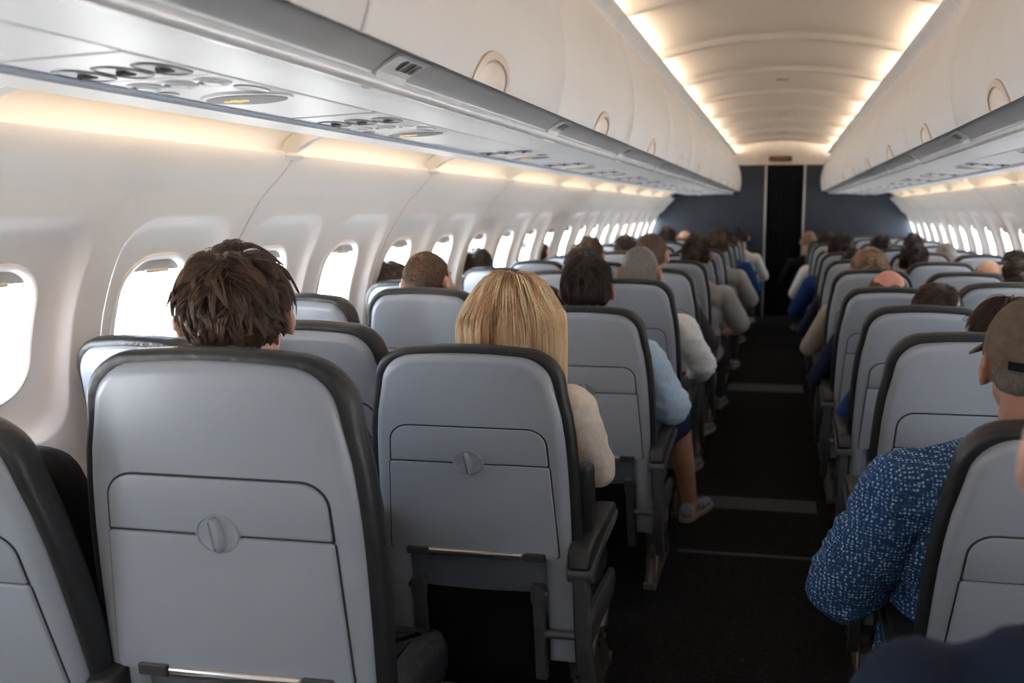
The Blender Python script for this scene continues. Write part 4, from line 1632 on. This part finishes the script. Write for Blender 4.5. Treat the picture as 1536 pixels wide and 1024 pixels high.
# --- the people one can single out near the camera
a_o = dict(sh=(0.185, -0.07, 0.525), el=(0.300, 0.04, 0.285), wr=(0.19, 0.25, 0.215), hd=(-0.25, 0.9, -0.25))
ARM6, ARM7 = (a_o, mirror(STD_ARM)), (STD_ARM, mirror(a_o))
BODY['outr'], BODY['outl'] = make_body('person', ARM6, LEG, 'skin_a', voxel=0.009), make_body('person', ARM7, LEG, 'skin_a', voxel=0.009)
SHIRT['outr_long'], SHIRT['outl_long'] = make_shirt('shirt', ARM6, True, e=0.018), make_shirt('shirt', ARM7, True, e=0.018)
SHIRT['outr_short'], SHIRT['outl_short'] = make_shirt('shirt', ARM6, False, e=0.018), make_shirt('shirt', ARM7, False, e=0.018)
for me in [SHIRT[k] for k in SHIRT if k.startswith('out')]:
    me.materials.append(M['cl_grey'])
TOUS = hair('hair', 'tousled', M['h_brown'], 6500, 21)
a_in = dict(sh=(0.160, -0.07, 0.52), el=(0.165, 0.10, 0.285), wr=(0.08, 0.30, 0.22), hd=(-0.25, 0.9, -0.25))
ARM5 = (a_in, mirror(a_in))
BODY['in'] = make_body('person', ARM5, LEG, 'skin_a')
sh5 = make_shirt('shirt', ARM5, True)
sh5.materials.append(M['cl_grey'])
person(('left', 'aisle', -1), 330, 368, 'man with thick tousled brown hair seen above the large nearest seat', 'tousled', 'h_brown', 'cl_navy', hairmesh=TOUS, sx=1.06, rz=0.30, body='in', shirt=sh5)
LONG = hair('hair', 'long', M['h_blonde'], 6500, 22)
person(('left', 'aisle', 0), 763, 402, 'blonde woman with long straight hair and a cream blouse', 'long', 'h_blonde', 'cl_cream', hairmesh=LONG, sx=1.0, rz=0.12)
sh6 = make_shirt('shirt', ARM, True, e=0.030, bulk=1.38)
sh6.materials.append(M['cl_black'])
person(('left', 'middle', -1), -150, 440, 'person in a black jacket whose shoulder shows at the left edge', 'short', 'h_dark', 'cl_black', shirt=sh6)

# man in the pale blue polo: elbow on the armrest, one leg out in the aisle
a_r = dict(sh=(0.200, -0.075, 0.525), el=(0.318, 0.035, 0.275), wr=(0.19, 0.235, 0.240), hd=(-0.4, 0.85, -0.2))
l_r = dict(hip=(0.09, 0.03, 0.085), kn=(0.285, 0.44, 0.115), an=(0.335, 0.58, -0.335), toe=(0.385, 0.73, -0.385))
ARM2, LEG2 = (a_r, mirror(STD_ARM)), (l_r, mirror(STD_LEG))
BODY['polo'] = make_body('person', ARM2, LEG2, 'skin_b')
sh2 = make_shirt('shirt', ARM2, False, e=0.024, bulk=1.06)
tr2 = make_trousers('trousers', LEG2, False)
so2 = make_shoes(LEG2)
for me in (sh2, tr2):
    me.materials.append(M['cl_grey'])
wrinkle(sh2, 0.007, seed=3)
SHORTH = hair('hair', 'short', M['h_dark'], 4200, 31)
person(('left', 'aisle', 1), 881, 381, 'dark haired man in a pale blue polo with one sneaker out in the aisle', 'short', 'h_dark', 'cl_paleblue', skin='skin_b', body='polo', shirt=sh2, trmesh=tr2, trou='cl_navy', leg=LEG2, shoes=so2, hairmesh=SHORTH)

# grey-haired man in white: arm bulging out over the armrest
a_r = dict(sh=(0.185, -0.07, 0.525), el=(0.280, 0.05, 0.325), wr=(0.22, 0.235, 0.235), hd=(-0.2, 0.9, -0.3))
ARM3 = (a_r, mirror(STD_ARM))
BODY['white'] = make_body('person', ARM3, LEG, 'skin_a')
sh3 = make_shirt('shirt', ARM3, True, e=0.024, bulk=1.04)
sh3.materials.append(M['cl_white'])
wrinkle(sh3, 0.007, seed=5)
person(('left', 'aisle', 2), 963, 365, 'man with cropped grey hair and a white long sleeved shirt', 'buzz', 'h_grey', 'cl_white', body='white', shirt=sh3, skin='skin_b', hairmesh=hair('hair', 'thin', M['h_grey'], 12000, 33), rz=-0.10)
person(('left', 'aisle', 3), 982, 346, 'man with receding brown grey hair seated ahead of the man in white', 'buzz', 'h_buzz', 'cl_dkgrey', rz=-0.2)
person(('left', 'aisle', 4), 1045, 351, 'dark haired man in a grey short sleeved tee leaning into the aisle', 'short2', 'h_dark', 'cl_grey', 'short', body='std', skin='skin_b')
person(('left', 'middle', 1), 645, 372, 'man with buzzed brown hair thinning at the crown', 'buzz', 'h_buzz', 'cl_blue', hairmesh=hair('hair', 'thin', M['h_buzz'], 11000, 34), rz=-0.18)
person(('left', 'window', 2), 580, 389, 'dark haired person in a beige jacket at a left window', 'short', 'h_mid', 'cl_beige')
person(('left', 'window', 3), 715, 371, 'person with short brown hair at the left windows behind the blonde woman\'s head', 'short2', 'h_dark', 'cl_white')
person(('left', 'middle', 3), 872, 366, 'brown haired person just past the man in the pale blue polo', 'short2', 'h_mid', 'cl_grey')

# right block
a_l = dict(sh=(-0.225, -0.07, 0.515), el=(-0.325, 0.0, 0.265), wr=(-0.22, 0.23, 0.215), hd=(0.35, 0.9, -0.2))
ARM4 = (STD_ARM, a_l)
BODY['cap'] = make_body('person', ARM4, LEG, 'skin_b', bulk=1.08)
b = Blob()
torso(b, 0.036, 1.36)
S_, E_ = Vector(a_l['sh']), Vector(a_l['el'])
b.chain([S_, S_ + (E_ - S_) * 0.5, S_ + (E_ - S_) * 1.06], [0.095, 0.092, 0.088])
S_, E_ = Vector(STD_ARM['sh']), Vector(STD_ARM['el'])
b.chain([S_, S_ + (E_ - S_) * 0.5, E_], [0.082, 0.082, 0.080])
b.cone((0, -0.088, 0.56), (0, -0.092, 0.60), 0.080, 0.074)
sh4 = b.melt('shirt', 0.010, 2)
sh4.materials.append(M['weave'])
wrinkle(sh4, 0.009)
capman = person(('right', 'aisle', -1), 1556, 447, 'man in a washed olive cap and blue woven short sleeved shirt', 'fringe', 'h_grey', 'weave', skin='skin_b', body='cap', shirt=sh4, trou='cl_black', sx=1.06,
                hairmesh=hair('hair', 'fringe', M['h_grey'], 5200, 41), rz=0.06)
# the cap: panelled dome, bill, strap opening at the back and button
mb = MB()
rows = []
for i in range(15):
    t = PI / 2 * i / 14
    ring = []
    for j in range(60):
        a = 2 * PI * j / 60
        r = math.cos(t) ** 0.85
        seamr = 1 - 0.010 * (abs(math.sin(3 * a + 0.5)) < 0.10)
        zlow = -0.012 - 0.020 * max(0, -math.sin(a)) + 0.012 * max(0, math.sin(a))
        z = zlow * (1 - math.sin(t)) + 0.1180 * math.sin(t)
        ring.append((hC[0] + (hR[0] + 0.014) * 1.01 * r * math.cos(a) * seamr, hC[1] + (hR[1] + 0.014) * r * math.sin(a) * seamr, hC[2] + 0.012 + z))
    rows.append(ring)
inner = [[(hC[0] + (p[0] - hC[0]) * 0.975, hC[1] + (p[1] - hC[1]) * 0.975, p[2] + 0.001 if i == 0 else p[2] - 0.003) for p in r] for i, r in enumerate(rows)]
mb.rings(inner[::-1] + rows)
hat = mb.build('cap', M['cap'], capman, ang=60)
mb = MB()
rs = []
for dz in (0.0, 0.005):
    out = []
    for j in range(17):
        a = PI * (0.10 + 0.80 * j / 16)
        out.append((hC[0] + (hR[0] + 0.016) * math.cos(a), hC[1] + (hR[1] + 0.012) * math.sin(a), hC[2] + 0.018 + dz))
    for j in range(17):
        a = PI * (0.90 - 0.80 * j / 16)
        out.append((hC[0] + (hR[0] + 0.022) * math.cos(a) * 1.02, hC[1] + 0.055 + (hR[1] + 0.035) * math.sin(a), hC[2] + 0.012 + dz - 0.016 * math.sin(a) - 0.02 * abs(math.cos(a))))
    rs.append(out)
mb.rings(rs)
mb.build('bill', M['cap'], hat)
mb = MB()
pts = [(hC[0] + (hR[0] + 0.0165) * math.cos(a), hC[1] + (hR[1] + 0.0165) * math.sin(a), hC[2] - 0.012) for a in [PI * (1.22 + 0.56 * j / 16) for j in range(17)]]
mb.rings([[(p[0], p[1], p[2] + dz) for p in pts] + [(hC[0] + (p[0] - hC[0]) * 0.985, hC[1] + (p[1] - hC[1]) * 0.985, p[2] + dz) for p in pts[::-1]] for dz in (0, 0.018)])
mb.build('strap', M['cl_black'], hat)
mb = MB()
pts = []
for j in range(17):
    a = PI * j / 16
    pts.append((0.034 * math.cos(a), 0.036 * math.sin(a)))
fnc = lambda u, v, o_: (hC[0] + u, hC[1] - math.sqrt(max(0, 1 - (u / (hR[0] + 0.016)) ** 2)) * (hR[1] + 0.0145 + o_) * math.cos(min(1.2, (0.03 + v) / 0.135)) ** 0.85, hC[2] + 0.006 + v)
mb.rings([[fnc(u, v, o_) for u, v in pts] for o_ in (-0.004, 0.0022)])
mb.build('strap_opening', M['cl_black'], hat)

person(('right', 'aisle', 0), 1512, 441, 'person with messy chestnut hair partly hidden behind the olive cap', 'bun', 'h_brown', 'cl_grey', rz=0.1)
person(('right', 'aisle', 1), 1408, 423, 'brown haired person in a royal blue top on the right of the aisle', 'short', 'h_mid', 'cl_blue')
person(('right', 'aisle', 2), 1334, 401, 'bald man with a sunburnt crown on the right of the aisle', 'fringe', 'h_buzz', 'cl_navy', skin='skin_red')
person(('right', 'aisle', 3), 1306, 373, 'person with curly sandy hair and a beige sweater', 'curly', 'h_sandy', 'cl_beige', sx=1.05)
person(('right', 'aisle', 4), 1283, 373, 'dark haired person half hidden behind curly sandy hair', 'short2', 'h_dark', 'cl_navy')
person(('right', 'aisle', 5), 1263, 348, 'tall dark haired man with a grey nape on the right of the aisle', 'short', 'h_dark', 'cl_blue')
person(('right', 'middle', 2), 1535, 405, 'dark haired person at the right edge behind the messy chestnut hair', 'short', 'h_dark', 'cl_dkgrey')
person(('right', 'middle', 3), 1485, 387, 'balding grey haired man in the right block middle seats', 'fringe', 'h_grey', 'cl_white')
person(('right', 'window', 3), 1528, 388, 'dark haired person at the right edge above the balding grey man', 'short2', 'h_dark', 'cl_grey')
person(('right', 'window', 4), 1525, 374, 'brown haired person farthest up at the right edge of the picture', 'short', 'h_dark', 'cl_olive')
person(('right', 'middle', 4), 1372, 362, 'person with round dark brown hair in the right block', 'short2', 'h_dark', 'cl_beige')
person(('right', 'middle', 5), 1420, 362, 'person with thin grey dark hair near the right windows', 'buzz', 'h_grey', 'cl_dkgrey')
person(('right', 'middle', 6), 1322, 351, 'dark haired person with a white collar in the right block', 'short', 'h_dark', 'cl_white')
person(('right', 'window', 7), 1371, 349, 'dark haired person near the far right windows', 'short2', 'h_dark', 'cl_grey')
person(('right', 'aisle', 7), 1241, 347, 'dark haired person in white on the far right of the aisle', 'short2', 'h_dark', 'cl_white')
person(('right', 'aisle', 9), 1214, 345, 'sandy haired person farthest up the right side of the aisle', 'buzz', 'h_sandy', 'cl_black')
# far left heads
person(('left', 'window', 5), 803, 354, 'brown haired person at the left windows beyond the buzzed man', 'short', 'h_mid', 'cl_grey')
person(('left', 'middle', 4), 884, 354, 'person with flat light brown hair in the left block', 'short2', 'h_buzz', 'cl_dkgrey')
person(('left', 'middle', 6), 938, 351, 'brown haired person behind the receding brown grey head', 'short', 'h_mid', 'cl_navy')
person(('left', 'middle', 8), 1001, 339, 'dark haired person far up the left block beside the bulkhead', 'short2', 'h_dark', 'cl_grey')
person(('left', 'middle', 9), 1027, 344, 'sandy balding person far up the left block', 'fringe', 'h_sandy', 'cl_white')
person(('left', 'aisle', 6), 1076, 344, 'person with curly brown hair far up the left of the aisle', 'curly', 'h_buzz', 'cl_grey', 'short', skin='skin_b')
person(('left', 'aisle', 8), 1093, 344, 'dark haired person in blue far up the left of the aisle', 'short', 'h_dark', 'cl_blue')
person(('left', 'aisle', 10), 1112, 340, 'dark haired person in white farthest up the left of the aisle', 'short2', 'h_dark', 'cl_white')
# traveller right beside the camera, out of focus at the lower right edge
person(None, 1745, 430, 'blurred person in a dark jacket at the lower right corner', 'fringe', 'h_sandy', 'cl_navy', ytop=0.42, scale=0.93, sx=0.95)

# --- now the seats
SEATOBJ = {}
for (block, col, k), d in SEATS.items():
    far = k >= 7
    if (block, col, k) in OCC:
        lb = 'grey seat right behind the ' + OCC[(block, col, k)]
        if k < 0:
            lb = 'grey seat back in the %s of the %s block, holding the %s' % (ROWNAME[0], block, OCC[(block, col, k)])
    elif col == 'aisle':
        lb = 'grey aisle seat in the %s block, %s from the camera' % (block, ROWNAME[k + 1])
    else:
        lb = 'grey %s seat in the %s block, %s from the camera' % (col, block, ROWNAME[k + 1])
    w = lb.split()
    if len(w) > 16:
        lb = 'grey seat of the ' + OCC[(block, col, k)]
        w = lb.split()
        lb = ' '.join(w[:16])
    SEATOBJ[(block, col, k)] = seat(block, col, d['x'], d['y'], d['rec'], d['sx'], d['sz'], lb, far)
seat('right', 'aisle', 0.50, 0.40, 12, 1.0, 0.97, 'grey seat holding the blurred person at the lower right corner')
mb = MB()
mb.plate(rrect(0.236, 0.272, 0.0, 0.075, 0.012), [(0.006, 0.47), (0, 0.478), (0, 0.845), (0.003, 0.855), (0.010, 0.859)], lambda u, v, d: (u, v + 0.055 - (d - 0.47) * 0.12, d))
mb.build('raised_armrest', M['leather'], SEATOBJ[('left', 'aisle', 0)], ang=50)
for ch in SEATOBJ[('left', 'aisle', -1)].children:
    if ch.name.startswith('seat_cushion'):
        ch.scale = (0.80, 1, 1)
for o in list(PROTO.values()):
    if o.get('label') is None:
        for ch in list(o.children_recursive):
            bpy.data.objects.remove(ch)
        bpy.data.objects.remove(o)

# ------------------------------------------------------------------ light
world = bpy.data.worlds.new('daylight')
bpy.context.scene.world = world
world.use_nodes = True
nt = world.node_tree
bg = nt.nodes['Background']
tc = nt.nodes.new('ShaderNodeTexCoord')
sp = nt.nodes.new('ShaderNodeSeparateXYZ')
rp = nt.nodes.new('ShaderNodeValToRGB')      # bright cloud deck below, added to light the bin undersides; paler sky above
rp.color_ramp.elements[0].position = 0.40
rp.color_ramp.elements[0].color = (1.0, 0.985, 0.96, 1)
rp.color_ramp.elements[1].position = 0.62
rp.color_ramp.elements[1].color = (0.36, 0.42, 0.50, 1)
ma = nt.nodes.new('ShaderNodeMath')
ma.operation = 'MULTIPLY_ADD'
ma.inputs[1].default_value = 0.5
ma.inputs[2].default_value = 0.5
nt.links.new(tc.outputs['Generated'], sp.inputs[0])
nt.links.new(sp.outputs['Z'], ma.inputs[0])
nt.links.new(ma.outputs[0], rp.inputs['Fac'])
nt.links.new(rp.outputs['Color'], bg.inputs['Color'])
bg.inputs['Strength'].default_value = 26.0

# ------------------------------------------------------------------ camera
cam = bpy.data.cameras.new('camera')
co = bpy.data.objects.new('camera', cam)
COL.objects.link(co)
co.location = EYE
co.rotation_euler = Matrix((RX, UX, -AX)).transposed().to_euler()
cam.sensor_fit = 'HORIZONTAL'
cam.sensor_width = 36
cam.lens = F * 36 / 1536
cam.shift_x = (768 - CX) / 1536
cam.shift_y = (CY - 512) / 1536
cam.clip_start = 0.02
cam.clip_end = 60
cam.dof.use_dof = True
cam.dof.focus_distance = 2.0
cam.dof.aperture_fstop = 2.8
sc = bpy.context.scene
sc.camera = co
sc.view_settings.view_transform = 'Standard'
sc.view_settings.look = 'None'
sc.view_settings.gamma = 1
sc.view_settings.exposure = 0.38
